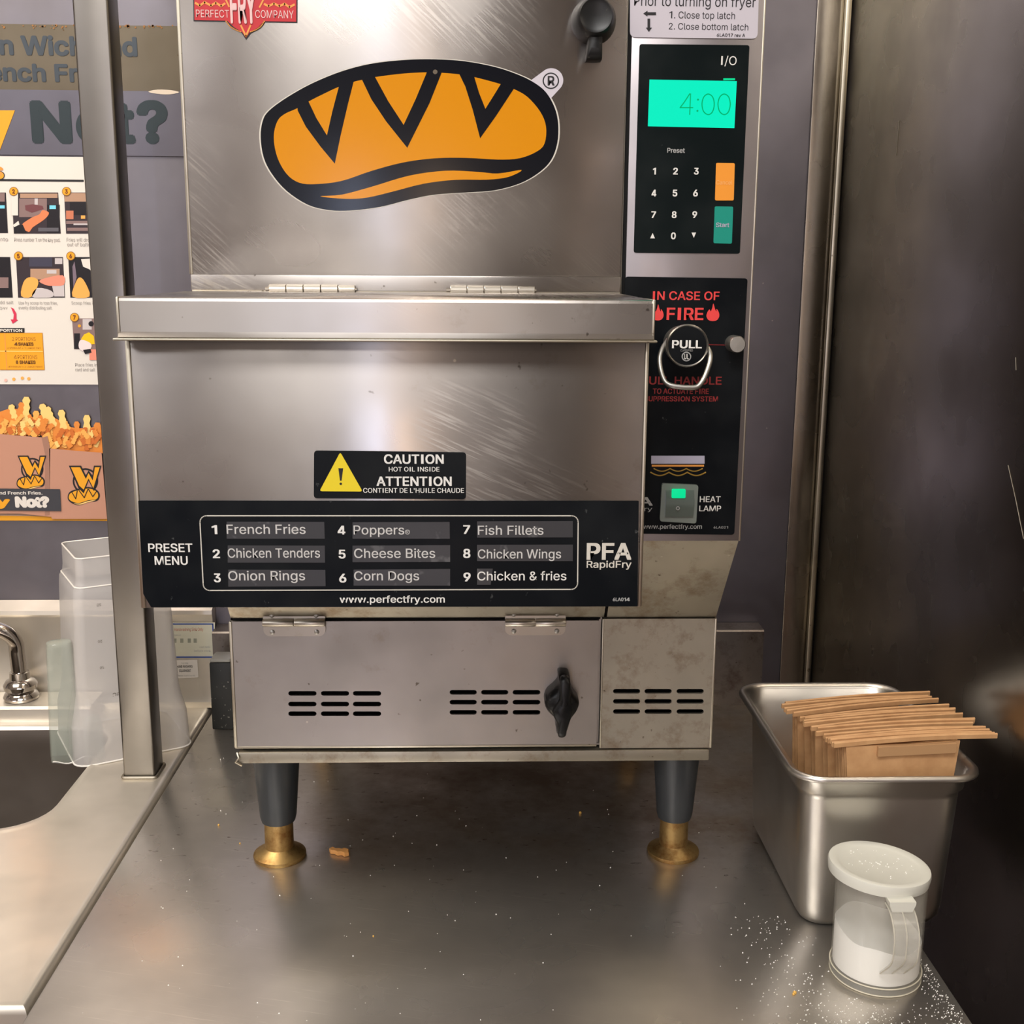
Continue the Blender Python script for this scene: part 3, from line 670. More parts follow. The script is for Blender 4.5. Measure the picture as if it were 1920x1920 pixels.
# strip above the door and base tray
bm = bmesh.new(); zz = (.2685, .2840)
loft(bm, [[(x, .9965, zz[0]), (x, .985, zz[1]), (x, 1.02, zz[1]), (x, 1.02, zz[0])] for x in (BX0+.004, SEAM-.003)]); finish('under_chute_strip', bm, M_grimy, fr)
Box('seam_shade_bar', BX0+.002, SEAM, 1.003, 1.018, .2640, .2700, M_shade, fr)  # solid black bar painting the shade in the seam
bm = bmesh.new(); box(bm, BX0+.003, BX1-.0015, .996, YBk, .1275, .1385, .0012)
finish('base_tray', bm, M_grimy, fr)
Box('tray_shade_bar', BX0+.006, SEAM-.002, 1.004, 1.012, .1380, .1420, M_shade, fr)  # solid black bar in place of the shade above the tray
bm = bmesh.new(); tube(bm, [(BX0+.002, .997, .138), (BX0+.004, .994, .134), (BX0+.001, .994, .130), (BX0+.006, .996, .126)], .0012, 6); finish('torn_corner', bm, M_edge, fr)
# legs
def leg(x, y):
    bm = bmesh.new(); lathe(bm, [(.0001, .1275), (.0243, .1275), (.0240, .122), (.0180, .045), (.0166, .0395), (.0001, .0395)], (x, y, 0), 40)
    lg = finish('leg', bm, M_legp, fr)
    bm = bmesh.new(); lathe(bm, [(.0001, .041), (.0142, .041), (.0142, .0110), (.0150, .0102), (.0240, .0052), (.0258, .0040), (.0262, .0022), (.0256, .0), (.0001, .0)], (x, y, 0), 40)
    for k in range(1): pass
    f = finish('brass_foot', bm, M_brass, lg); f['label'] = 'greasy brass adjustable foot'
leg(-.1985, 1.0600); leg(.1985, 1.0600); leg(-.1975, 1.36); leg(.1985, 1.36)
# upper cabinet
bm = bmesh.new()
pr = [(YU+.004, .3565), (1.0, .2668), (YBk, .2668), (YBk, .93), (YU+.004, .93)]
loft(bm, [[(x, y, z) for y, z in pr] for x in (BX0+.001, SEAM+.0028)]); finish('upper_cabinet', bm, M_grimy, fr)
bm = bmesh.new()
pr = [(YU, .3575), (YU+.0015, .3545), (1.0, .2665), (YBk, .2665), (YBk, .93), (YU, .93)]
loft(bm, [[(x, y, z) for y, z in pr] for x in (SEAM+.0055, BX1)])
cc = finish('control_column', bm, M_grimy, fr)
Box('column_face', SEAM+.0050, BX1+.0006, YU-.0015, YU+.001, .3560, .93, M_col, cc, bev=.0005)
bm = bmesh.new(); box(bm, BX1-.0004, BX1+.0012, YU-.002, YU+.006, .3560, .93, .0006); finish('face_edge', bm, M_edge, cc)
Box('column_shade_bar', SEAM+.0026, SEAM+.0053, YU-.001, YU+.02, .30, .93, M_shade, fr)  # solid black strip for the shade between door and column
# upper door
ud = Box('upper_door', BX0-.0005, SEAM+.0012, YU-.003, YU+.003, .5715, .93, M_door, fr, bev=.0008)
bm = bmesh.new(); box(bm, BX0-.0016, BX0+.0012, YU-.0034, YU+.01, .5715, .93, .0006); finish('door_edge', bm, M_edge, ud)
bm = bmesh.new(); box(bm, BX0-.0005, SEAM+.0010, YU-.0055, YU+.003, .5570, .5718, .0012); finish('bottom_lip', bm, M_hood, ud)
# hood box
bm = bmesh.new()
hx0, hx1 = -.2281, .1125
zb = .3485
box(bm, hx0, hx1, YH, YH+.002, zb, .545, .0007)
box(bm, hx0, hx0+.002, YH, YU, zb, .545); box(bm, hx1-.002, hx1, YH, YU, zb, .545); box(bm, hx0, hx1, YU-.003, YU-.001, zb, .5455)
hood = finish('chute_hood', bm, M_hood, fr)
bm = bmesh.new()
box(bm, hx0-.0008, hx0+.0024, YH-.0008, YH+.004, zb, .531, .0007); finish('hood_edge', bm, M_edge, hood); bm = bmesh.new(); box(bm, hx1-.0018, hx1+.0006, YH-.0008, YH+.004, zb, .531, .0006); finish('hood_edge', bm, M_edge, hood)
# lid: shallow pan with rolled front skirt
lx0, lx1 = -.2290, .1140; YL = .7435
bm = bmesh.new()
prof = [(YL-.0018, .5308), (YL-.0030, .5320), (YL-.0010, .5340), (YL, .5352), (YL+.0001, .5545), (YL+.0010, .5562), (YL+.003, .5568), (YU-.007, .5585), (YU-.007, .5565), (YL+.006, .5555), (YL+.0035, .5530), (YL+.003, .5318)]
loft(bm, [[(x, y, z) for y, z in prof] for x in (lx0, lx1)])
finish('chute_lid', bm, M_hood, fr, ang=8)
lid = fr.children[-1] if False else [o for o in bpy.data.objects if o.name.startswith('chute_lid')][0]
bm = bmesh.new(); box(bm, lx0-.0032, lx1+.0022, YL-.0036, YL+.0035, .5296, .5312, .0006); box(bm, lx0-.0006, lx0+.0012, YL-.0008, YU-.01, .5300, .5572, .0006); box(bm, lx1-.0012, lx1+.0006, YL-.0008, YU-.01, .5300, .5572, .0006)
finish('lid_flange', bm, M_edge, lid)
bm = bmesh.new(); tube(bm, [(BX0+.001, YU-.0066, .5588), (SEAM, YU-.0066, .5588)], .0009, 8); finish('seam_bead', bm, M_hinge, lid)
def piano_hinge(px0, px1, py):
    Yp = YU-.0085; a = atY(px0, py, Yp); b = atY(px1, py, Yp); L = (b.x-a.x)/5; bm = bmesh.new(); T = Matrix.Rotation(math.radians(90), 3, 'Y')
    for k in range(5):
        s0 = a.x+L*k+.0003; s1 = a.x+L*(k+1)-.0003; r = .0036 if k < 4 else .0032
        lathe(bm, [(.0001, s0), (r*.95, s0), (r, s0+.0003), (r, s1-.0003), (r*.95, s1), (.0001, s1)], (0, Yp, .5608), 16, T=T)
    tube(bm, [(a.x-.003, Yp, .5608), (b.x+.001, Yp, .5608)], .0013, 8)
    finish('hinge', bm, M_hinge, fr, ang=18)
piano_hinge(505, 667, 549); piano_hinge(844, 1003, 553)

# top latch knob on upper door
bm = bmesh.new(); Yk = .908
TR = Matrix.Rotation(math.radians(90), 3, 'X')
c = atY(1117, 30, .903)
lathe(bm, [(.0172, 0), (.0165, .008), (.0142, .016), (.0130, .020), (.0120, .0212), (.0095, .0200), (.0001, .0196)], (c.x, YU-.003, c.z), 36, T=TR)
wing(bm, pxl([(1094, 34), (1140, 34), (1138, 52), (1131, 68), (1130, 105), (1126, 111), (1104, 111), (1099, 107), (1103, 70), (1096, 52)], Yk), YU-.003, YU-.018, .001)
wing(bm, pxl([(1097, -48), (1126, -48), (1127, -20), (1127, 5), (1100, 5), (1098, -20)], Yk), YU-.003, YU-.018, .001)
finish('latch_knob', bm, M_black, ud, ang=45)

# bread decal
q = lambda pts: [(340+u/2.526, v/2.526) for u, v in pts]
Ydoor = YU-.0031
P = Print(Ydoor, .00012)
out = spline([Vector(p) for p in q([(376, 650), (385, 575), (415, 525), (500, 462), (620, 395), (760, 338), (900, 302), (1060, 284), (1200, 281), (1340, 290), (1480, 316), (1580, 348), (1660, 385), (1725, 435), (1768, 510), (1785, 590), (1780, 680), (1750, 760), (1690, 820), (1600, 870), (1480, 902), (1360, 911), (1200, 922), (1080, 945), (940, 980), (800, 997), (700, 995), (600, 970), (500, 905), (430, 825), (390, 745)])], 4)
cen = Vector((767, 254))
P.poly([cen+(p-cen)*1.010 for p in out], M_cream, 1)
P.poly(out, M_logo_k, 2)
P.poly(spline([Vector(p) for p in q([(438, 650), (455, 575), (490, 540), (545, 515), (605, 480), (670, 447), (745, 412), (815, 388), (855, 379), (920, 365), (1050, 349), (1160, 343), (1230, 345), (1320, 353), (1390, 366), (1510, 398), (1575, 422), (1640, 460), (1700, 530), (1727, 600), (1720, 680), (1680, 720), (1600, 750), (1500, 756), (1350, 748), (1200, 750), (1050, 770), (900, 810), (760, 857), (640, 872), (560, 866), (500, 825), (455, 745)])], 4), M_logo_y, 3)
P.poly(q([(548, 490), (552, 525), (590, 600), (660, 695), (727, 775), (755, 640), (790, 490), (818, 380), (780, 370), (746, 412), (715, 530), (690, 642), (640, 560), (603, 482), (590, 465)]), M_logo_k, 4)
P.poly(q([(856, 378), (900, 470), (970, 575), (1070, 700), (1120, 600), (1175, 490), (1232, 347), (1225, 325), (1165, 330), (1162, 345), (1110, 470), (1053, 592), (980, 480), (918, 366), (900, 345), (860, 350)]), M_logo_k, 4)
P.poly(q([(1316, 350), (1345, 410), (1380, 520), (1415, 655), (1490, 550), (1574, 422), (1570, 390), (1530, 370), (1512, 400), (1475, 460), (1440, 516), (1410, 440), (1388, 367), (1385, 345), (1330, 330)]), M_logo_k, 4)
P.poly(spline([Vector(p) for p in q([(658, 930), (760, 922), (900, 885), (1080, 832), (1250, 809), (1400, 814), (1500, 822), (1612, 805), (1550, 838), (1450, 851), (1300, 852), (1150, 870), (1000, 908), (880, 936), (780, 942)])], 4), M_logo_y, 3)
tagp = [(1745-105+0, 372), (1700, 340)]
cap = [Vector(q([(1752+57*math.cos(math.radians(a)), 380+57*math.sin(math.radians(a)))])[0]) for a in range(-130, 42, 12)]
P.poly(cap+[Vector(p) for p in q([(1745, 472), (1700, 520), (1600, 420), (1650, 385)])], M_taglab, 1.5)
cx_, cy2 = q([(1750, 383)])[0]
P.disc(cx_, cy2, 15.5, M_ink, 2, 30); P.disc(cx_, cy2, 13, M_taglab, 3, 30); P.text('R', cx_-6, cx_+7, cy2-9, cy2+9, M_ink, 4, .02)
P.disc(816, 135, 4.5, plain('worn_spot', (96, 84, 68), .6), 5, 9)
P.done('bread_decal', ud)

# maker badge, top left
P = Print(Ydoor, .00025)
P.poly([(362, -30), (558, -30), (557.5, 43), (497, 42), (486, 54), (470, 63), (461.5, 75), (453, 62), (438, 55), (424, 41), (363, 40)], M_ink, 1)
P.poly([(364, -30), (556, -30), (555.5, 41), (495, 40), (484, 52), (469, 60), (461.5, 71), (454, 60), (440, 52), (426, 39), (365, 38)], M_red, 2)
P.line(spline([(424, 40), (432, 50), (442, 56), (452, 60)], 4, False), 2.2, M_gold, 3); P.line(spline([(470, 60), (480, 56), (489, 50), (496, 40)], 4, False), 2.2, M_gold, 3)
P.line([(452, 48), (461.5, 68), (470, 48)], 3.2, M_gold, 3)
P.line([(367, 6), (375, 11), (384, 4.5), (396, 11), (405, 5.5), (415, 12), (422, 7)], 4, M_gold, 3); P.line([(496, 8), (504, 12), (514, 7), (524, 12), (534, 7.5), (543, 14), (552, 9)], 4, M_gold, 3)
P.line([(424, 0), (430, 13)], 3, M_gold, 3); P.line([(494, 0), (487, 14)], 3, M_gold, 3)
M_bt = plain('badge_lettering', (222, 186, 182), .35)
P.text('PERFECT', 368, 430, 19, 33, M_bt, 4, -.002); P.text('COMPANY', 479, 551, 20, 34.5, M_bt, 4, -.002); P.text('FRY', 432, 480, -18, 44, M_bt, 5, .03)
P.done('maker_badge', ud)

# labels on the column
Yc = YU-.0017
def label_plate(name, pts, r, mat, par, Y=Yc, th=.0007):
    bm = bmesh.new(); V = [Vector(p) for p in pts]; n = len(V); out = []
    for i in range(n):
        a, b, c = V[i-1], V[i], V[(i+1) % n]; ra = min(r, (a-b).length/2); u = (a-b).normalized()*ra; v = (c-b).normalized()*ra
        for k in range(6):
            t = k/5; out.append((b+u)*(1-t)**2+2*b*t*(1-t)+(b+v)*t*t)
    prism(bm, [(atY(p.x, p.y, Y).x, atY(p.x, p.y, Y).z) for p in out], Y-th, Y)
    return finish(name, bm, mat, par, smooth=False)
tl = label_plate('latch_label', [(1181, -60), (1424, -60), (1420, 73), (1181, 70)], 11, M_taglab, fr)
P = Print(Yc-.0008)
P.text('Prior to turning on fryer', 1189, 1417, -7, 12, M_ink, 1, .0); P.text('1. Close top latch', 1255, 1378, 22, 35, M_ink, 1, .0); P.text('2. Close bottom latch', 1254, 1403, 44, 56, M_ink, 1, .0); P.text('6LA017 rev A', 1344, 1397, 63, 69, M_ink, 1, .01)
P.poly([(1206, 25.5), (1214, 20), (1214, 23), (1230, 23), (1230, 28.5), (1214, 28.5), (1214, 31)], M_ink, 1); P.poly([(1214, 35), (1219, 35), (1219, 52), (1222.5, 52), (1216.5, 60), (1211, 52), (1214, 52)], M_ink, 1)
P.done('lettering', tl)
kp = label_plate('keypad', [(1199, 83), (1405, 85), (1387, 476), (1188, 474)], 5, M_keylab, fr)
bm = bmesh.new(); prism(bm, [(atY(x, y, Yc).x, atY(x, y, Yc).z) for x, y in ((1217.5, 149.5), (1381, 152.5), (1376.5, 240.5), (1214.5, 237))], Yc-.0010, Yc-.0003); dp = finish('display', bm, M_lcd, kp, smooth=False)
dp['label'] = 'backlit turquoise display reading 4:00'
P = Print(Yc-.0008)
Yl = 4
P.line(spline([(1293, 176), (1284, 190), (1275, 202)], 3, False)+[Vector((1299, 202))], 2.0, M_lcdt, Yl); P.line([(1294.5, 176), (1293, 215)], 2.0, M_lcdt, Yl)
for x in (1327.5, 1357.5): P.line(spline([(x, 176.5), (x+8.5, 182), (x+11.5, 196), (x+8, 210), (x, 215), (x-8.5, 209), (x-11.5, 195), (x-8, 182)], 4), 2.0, M_lcdt, Yl, True)
P.disc(1308.5, 187, 2, M_lcdt, Yl, 8); P.disc(1307.5, 208, 2, M_lcdt, Yl, 8)
P.rect(1356, 147, 1378, 150.5, M_led, 3)
P.text('I/O', 1352, 1381, 105.5, 122, M_white, 2, .0); P.text('Preset', 1251, 1284, 277.5, 286.5, M_grey, 2, .015)
for s_, xs, y in (('123', (1227, 1266.5, 1305.5), 321), ('456', (1226, 1265.5, 1304), 362), ('789', (1225.5, 1264, 1302.5), 402.5)):
    for ch, x in zip(s_, xs): P.text(ch, x-(4.4 if ch != '1' else 2.8), x+(4.4 if ch != '1' else 2.8), y-6.3, y+6.3, M_white, 2, .025)
P.text('0', 1258, 1267, 436, 448.5, M_white, 2, .025); P.poly([(1223.5, 437), (1228, 447), (1219, 447)], M_white, 2); P.poly([(1296.5, 436), (1305, 436), (1300.8, 446)], M_white, 2)
P.done('key_legends', kp)
def key(name, pts, mat, txt, x0, x1, y0, y1, tm, lab):
    k = label_plate(name, pts, 3, mat, kp, Yc-.0008, .0005); k['label'] = lab
key('start_button', [(1340, 387), (1374.5, 387.5), (1372, 457), (1337.5, 456)], M_teal, '', 0, 0, 0, 0, None, 'teal button reading Start')
key('cancel_button', [(1342.5, 305.5), (1377.5, 306), (1375.5, 376), (1340.5, 376)], M_org, '', 0, 0, 0, 0, None, 'orange button with worn lettering')
P = Print(Yc-.0014); P.text('Start', 1342.5, 1367.5, 417.5, 426, M_lav, 1, .015); P.text('Cancel', 1343, 1373, 338, 346, plain('worn_legend', (240, 180, 110), .5), 1, .0)
P.done('button_legends', kp)
# fire panel
fpn = label_plate('fire_panel', [(1172, 518.5), (1401.5, 522), (1376.5, 1002.5), (1160, 1000)], 6, M_label, fr)
P = Print(Yc-.0008)
P.text('IN CASE OF', 1224, 1349, 546.5, 562.5, M_redp, 1, .012); P.text('FIRE', 1250, 1319, 577, 600, M_redp, 1, .02)
def flame(cx, cy, s):
    P.poly(spline([(cx+u*s, cy+v*s) for u, v in ((0, 15), (8, 13), (12, 6), (11, -2), (7, -8), (6.5, -3), (4, -8), (1, -18), (-1, -10), (-4, -3), (-6, -7), (-10, -2), (-12, 6), (-8, 13))], 3), M_redp, 1)
flame(1233, 587, .92); flame(1336.5, 587, 1.0)
P.text('PULL HANDLE', 1203, 1353, 706, 721, M_redd, 1, .015); P.text('TO ACTUATE FIRE', 1224, 1329, 728.5, 738.5, M_redd, 1, .02); P.text('SUPPRESSION SYSTEM', 1208, 1346, 743, 752.5, M_redd, 1, .02)
P.rect(1221, 854.5, 1321, 869.5, M_lav, 1); P.rect(1222, 871.5, 1320, 875, M_gold, 1)
M_wv = plain('wave_gold', (190, 150, 60), .4)
P.line([(1226+k*91/36, 878.5+5*abs(math.sin(math.pi*k/12))) for k in range(37)], 2.0, M_wv, 1)
P.line([(1220+k*103/36, 885.5+6*abs(math.sin(math.pi*k/12))) for k in range(37)], 2.4, M_wv, 1)
P.text('PFA', 1152, 1224, 932, 948, M_grey, 1, .02); P.text('RapidFry', 1150, 1223, 950.5, 958, M_grey, 1, .0)
P.text('HEAT', 1312, 1351, 930.5, 941.5, M_white, 1, .01); P.text('LAMP', 1311, 1352, 948, 958.5, M_white, 1, .01)
P.text('www.perfectfry.com', 1206, 1316, 983, 991.5, M_grey, 1, .01); P.text('6LA021', 1338, 1365, 986.5, 991, M_grey, 1, .0)
P.line([(1325, 646), (1362, 647)], 1.6, plain('red_thread', (110, 10, 14), .5), 2)
P.done('lettering', fpn)
# pull station
Yp = .895
pl = bmesh.new(); c = atY(1288, 648, Yp); R_ = .0165
lathe(pl, [(R_-.002, 0), (R_-.002, .026), (R_, .0262), (R_+.0002, .0300), (R_-.0006, .0312), (R_-.0018, .0300)], (c.x, YU-.002, c.z), 40, T=TR, cap=True)
pull = finish('pull_knob', pl, M_alu, fr)
bm = bmesh.new(); lathe(bm, [(.0001, 0), (R_-.0018, 0), (R_-.0018, .0006), (.0001, .0006)], (c.x, YU-.0320, c.z), 36, T=TR); o = finish('knob_face', bm, M_label, pull)
P = Print(YU-.0328)
P.text('PULL', 1260, 1316, 638, 653, plain('bright_print', (240, 238, 232), .4), 1, .025)
P.disc(1287, 668.5, 9, M_grey, 1, 24); P.disc(1287, 668.5, 7, M_label, 2, 24); P.text('UL', 1282.5, 1291.5, 663.5, 673.5, M_white, 3, .02); P.text('CLASSIFIED', 1276, 1299, 658-3, 661-3+1, M_grey, 1, .0)
P.done('knob_lettering', pull)
bl = bmesh.new(); Yb2 = .885
pts = [Vector((x, y)) for x, y in [(1252, 638), (1243, 652), (1237, 670), (1238, 690), (1243, 708), (1250, 719), (1264, 724), (1288, 726.5), (1306, 725.5), (1316, 716), (1324, 700), (1331, 678), (1331, 662), (1325, 650), (1319, 640)]]
pts = spline(pts, 4, False)
N = len(pts)
pts = [atY(p.x, p.y, Yb2 + .021*abs(2*i/(N-1)-1)**2) for i, p in enumerate(pts)]
tube(bl, pts, .0021, 12); finish('pull_bail', bl, M_alu, fr)
bm = bmesh.new(); c = atY(1381, 645.5, .910); lathe(bm, [(.0068, 0), (.0068, .0155), (.0060, .0168), (.0001, .0170)], (c.x, YU-.002, c.z), 28, T=TR); o = finish('seal_pin', bm, M_alu, fr)
# heat lamp switch
sw = label_plate('heat_lamp_switch', [(1240, 905), (1308, 908), (1304, 980), (1236, 976)], 5, M_clearsw, fr, Yc-.0008, .0035)
bm = bmesh.new()
a = atY(1248, 919, Yc-.004); b = atY(1299, 968, Yc-.004); zm = (a.z+b.z)/2
loft(bm, [[(x, Yc-.0035, a.z), (x, Yc-.0050, a.z), (x, Yc-.0085, zm+.003), (x, Yc-.0075, zm-.004), (x, Yc-.0058, b.z), (x, Yc-.0035, b.z)] for x in (a.x, b.x)])
rk = finish('rocker', bm, plain('rocker_grey', (92, 102, 96), .2, coat=.6), sw)
bm = bmesh.new(); a = atY(1260, 917, Yc-.008); b = atY(1285, 934, Yc-.008); box(bm, a.x, b.x, Yc-.0092, Yc-.0060, b.z, a.z, .0008); finish('green_indicator', bm, M_led, sw)
bm = bmesh.new(); c = atY(1271, 953, Yc-.008); lathe(bm, [(.0016, 0), (.0016, .0004), (.001, .0004), (.001, 0)], (c.x, Yc-.0078, c.z), 14, T=TR, cap=False); finish('off_mark', bm, M_grey, sw)

# labels on the hood
cl = label_plate('caution_label', [(589, 844.5), (874, 848), (873.5, 936), (588.5, 934)], 7, M_label, hood, YH-.0003, .0006)
P = Print(YH-.0011)
def rtri(pts, r, m, lev):
    V = [Vector(p) for p in pts]; out = []
    for i in range(3):
        a, b, c = V[i-1], V[i], V[(i+1) % 3]; u = (a-b).normalized()*r; v = (c-b).normalized()*r
        for k in range(5):
            t = k/4; out.append((b+u)*(1-t)**2+2*b*t*(1-t)+(b+v)*t*t)
    P.poly(out, m, lev)
rtri([(638, 847.5), (599, 921), (680, 921.5)], 5, M_yel, 1)
P.poly([(634.5, 878), (643.5, 878), (640.5, 901), (637.5, 901)], M_ink, 2); P.disc(639, 907, 2.4, M_ink, 2, 10)
P.text('CAUTION', 720, 832, 852, 869.5, M_white, 1, .02); P.text('HOT OIL INSIDE', 729, 824, 875.5, 884, M_white, 1, .01); P.text('ATTENTION', 706, 847, 893.5, 911, M_white, 1, .02); P.text("CONTIENT DE L'HUILE CHAUDE", 681, 870, 915, 924, M_white, 1, .01)
P.done('caution_lettering', hood)
ml = label_plate('menu_label', [(259.5, 938.5), (1197.5, 939), (1195, 1136.5), (284, 1138.5), (269, 1113)], 1.2, M_label, hood, YH-.0003, .0006)
P = Print(YH-.0011)
fr_pts = []
for cx, cy, a0 in ((1072, 979, -90), (1071, 1093, 0), (393, 1095, 90), (387, 979, 180)):
    for k in range(6):
        a = math.radians(a0+18*k); fr_pts.append((cx+12*math.cos(a), cy+12*math.sin(a)))
P.line(fr_pts, 2.0, M_cream, 1, True)
for pts in ([(425, 978), (608, 978.5), (609, 1010), (425, 1010)], [(427, 1022.5), (609, 1023), (609.5, 1055), (427, 1055)], [(428, 1068), (610, 1068.5), (610.5, 1099), (428, 1100)], [(661, 979), (843, 978.5), (843.5, 1010), (661, 1010)], [(661, 1023), (844, 1022), (844, 1053.5), (661, 1054)], [(663, 1068), (844, 1066.5), (844, 1098), (663, 1098)], [(894.5, 977.5), (1074, 977), (1074, 1007.5), (894.5, 1008)], [(894.5, 1021.5), (1074, 1021), (1074, 1052), (894.5, 1052)], [(894.5, 1066), (924, 1066), (920, 1096.5), (894.5, 1096.5)]):
    P.poly(pts, M_strip, 1)
M_mt = plain('menu_print', (196, 194, 190), .45)
for t, x0, x1, a, b in (('1', 397, 407.5, 984.5, 1001.5), ('2', 399, 412.5, 1030, 1046.5), ('3', 401, 414, 1075, 1091.5), ('4', 633, 647.5, 985.5, 1002), ('5', 635, 648, 1030.5, 1047), ('6', 636, 649.5, 1075.5, 1092), ('7', 868.5, 881.5, 984.5, 1001), ('8', 868.5, 882, 1029, 1046), ('9', 869, 882.5, 1073.5, 1090)):
    P.text(t, x0, x1, a, b, M_white, 2, .022)
for t, x0, x1, a, b in (('French Fries', 425, 573, 983.5, 1001), ('Chicken Tenders', 427, 600, 1028, 1045.5), ('Onion Rings', 428, 572, 1070.5, 1088), ('Poppers', 663, 758, 985, 1002), ('Cheese Bites', 664, 816, 1028.5, 1046), ('Corn Dogs', 664, 786, 1071, 1088), ('Fish Fillets', 896, 1019, 985.5, 1002.5), ('Chicken Wings', 896, 1052, 1030, 1047)):
    P.text(t, x0, x1, a, b, M_mt, 2, .006)
P.text('Chicken & fries', 895, 1062, 1071.5, 1088, M_white, 2, .006)
P.disc(764, 997.5, 4.6, M_mt, 2, 16); P.disc(764, 997.5, 3.6, M_strip, 3, 16); P.text('R', 762, 766, 995, 1000, M_mt, 4, 0)
P.text('PRESET', 278, 361, 1019, 1035, M_white, 1, .015); P.text('MENU', 290, 352, 1042.5, 1059, M_white, 1, .015); P.text('PFA', 1100, 1184, 1018, 1049.5, M_cream, 1, .025); P.text('RapidFry', 1100, 1184, 1051.5, 1064.5, M_cream, 1, .012)
P.text('www.perfectfry.com', 637, 834, 1117, 1130, M_white, 1, .012); P.text('6LA014', 1149, 1181, 1120.5, 1127, M_grey, 1, .02)
P.done('menu_lettering', hood)

# ================================================================== STEEL PAN
pn = thing('steam_pan', 'deep stainless steam pan holding paper bags, against the right wall', 'pan', (.355, 1.018, 0))
cx, cy = .3553, 1.018; hx, hy = .0668, .101
bm = bmesh.new(); rings = []
for z, dx, r in ((.0002, -.018, .012), (.0002, -.010, .016), (.0022, -.0045, .019), (.009, -.0005, .021), (.020, .001, .022), (.126, .0055, .022), (.131, .0060, .022), (.134, .0088, .023), (.148, .0095, .023), (.1505, .0105, .024), (.1530, .0140, .026), (.1535, .0165, .028), (.1520, .0185, .029), (.1490, .0190, .030)):
    rings.append([(x, y, z) for x, y in rr(cx, cy, hx-.001+dx, hy-.001+dx, r, 7)])
inner = []
for z, dx, r in ((.1480, .0178, .029), (.1505, .0168, .028), (.1515, .0140, .026), (.1490, .0090, .022), (.134, .0078, .022), (.130, .0045, .021), (.020, -.0005, .020), (.005, -.006, .016), (.0025, -.018, .010)):
    inner.append([(x, y, z) for x, y in rr(cx, cy, hx-.001+dx, hy-.001+dx, r, 7)])
loft(bm, rings+inner, (True, True)); finish('body', bm, M_pan, pn, ang=60)

# fry bags
def bag_mat():
    m, n, l, p = nt('brown_paper'); s = noise(n, l, coords(n, l), 60, 4); c = mixc(n, l, ramp(n, l, s, .3, .7), lin((205, 160, 112)), lin((184, 138, 92)))
    l.new(c, p.inputs['Base Color']); p.inputs['Roughness'].default_value = .75; return m
M_bag = bag_mat(); M_bagd = plain('glued_paper', (180, 140, 98), .7)
def bag_meshes():
    """origin at the bottom centre; bag stands in x-z, faces -y"""
    th = .0011
    b1 = bmesh.new()
    rings = []
    for k in range(7):
        t = k/6; z = .169*t; half = .036+.015*t; bow = .0018*math.sin(t*math.pi)
        rings.append([(-half, -th/2-bow, z), (0, -th/2-bow-.002, z), (half, -th/2-bow, z), (half, th/2-bow, z), (0, th/2-bow-.002, z), (-half, th/2-bow, z)])
    loft(b1, rings); bmesh.ops.recalc_face_normals(b1, faces=b1.faces)
    me1 = bpy.data.meshes.new('bag_body'); b1.to_mesh(me1); b1.free(); me1.materials.append(M_bag)
    b2 = bmesh.new(); rings = []
    for k in range(9):
        t = k/8; x = -.062+.146*t; bw = -.0018*math.sin(t*math.pi); zz = .1635 + .003*math.sin(t*math.pi)+.0015*t
        rings.append([(x, -th*1.1+bw, zz+.005), (x, -th*1.1+bw, zz+.0088), (x, -th*.2+bw, zz+.0098), (x, th*1.1+bw, zz+.0088), (x, th*1.1+bw, zz+.005)])
    loft(b2, rings); bmesh.ops.recalc_face_normals(b2, faces=b2.faces)
    me2 = bpy.data.meshes.new('folded_lip'); b2.to_mesh(me2); b2.free(); me2.materials.append(M_bag)
    b3 = bmesh.new(); box(b3, -.024, .046, -th/2-.0046, -th/2-.001, .160, .1690); me3 = bpy.data.meshes.new('glue_flap'); b3.to_mesh(me3); b3.free(); me3.materials.append(M_bagd)
    return me1, me2, me3
m1, m2, m3 = bag_meshes()
rs = random.Random(5)
BAGS = [(.3800-.0006*k+rs.uniform(-.0012, .0012), .9185+.0044*k, 2.6+.2*k, 0) for k in range(6)]
BAGS += [(.3775+rs.uniform(-.005, .002), .9480+.0050*k, 4.5, 0) for k in range(3)]
BAGS += [(.3720+rs.uniform(-.005, .004), .9660+.0056*k, 6.5+rs.uniform(-1, 1), 0) for k in range(5)]
BAGS += [(.3620+rs.uniform(-.003, .003), .9980+.0060*k, 8.0+rs.uniform(-1.5, 1), 0) for k in range(5)]
NB = len(BAGS)
ORD = 'frontmost second third fourth fifth sixth seventh eighth ninth tenth eleventh twelfth thirteenth fourteenth fifteenth sixteenth seventeenth eighteenth nineteenth twentieth twenty-first twenty-second twenty-third twenty-fourth twenty-fifth twenty-sixth last'.split()
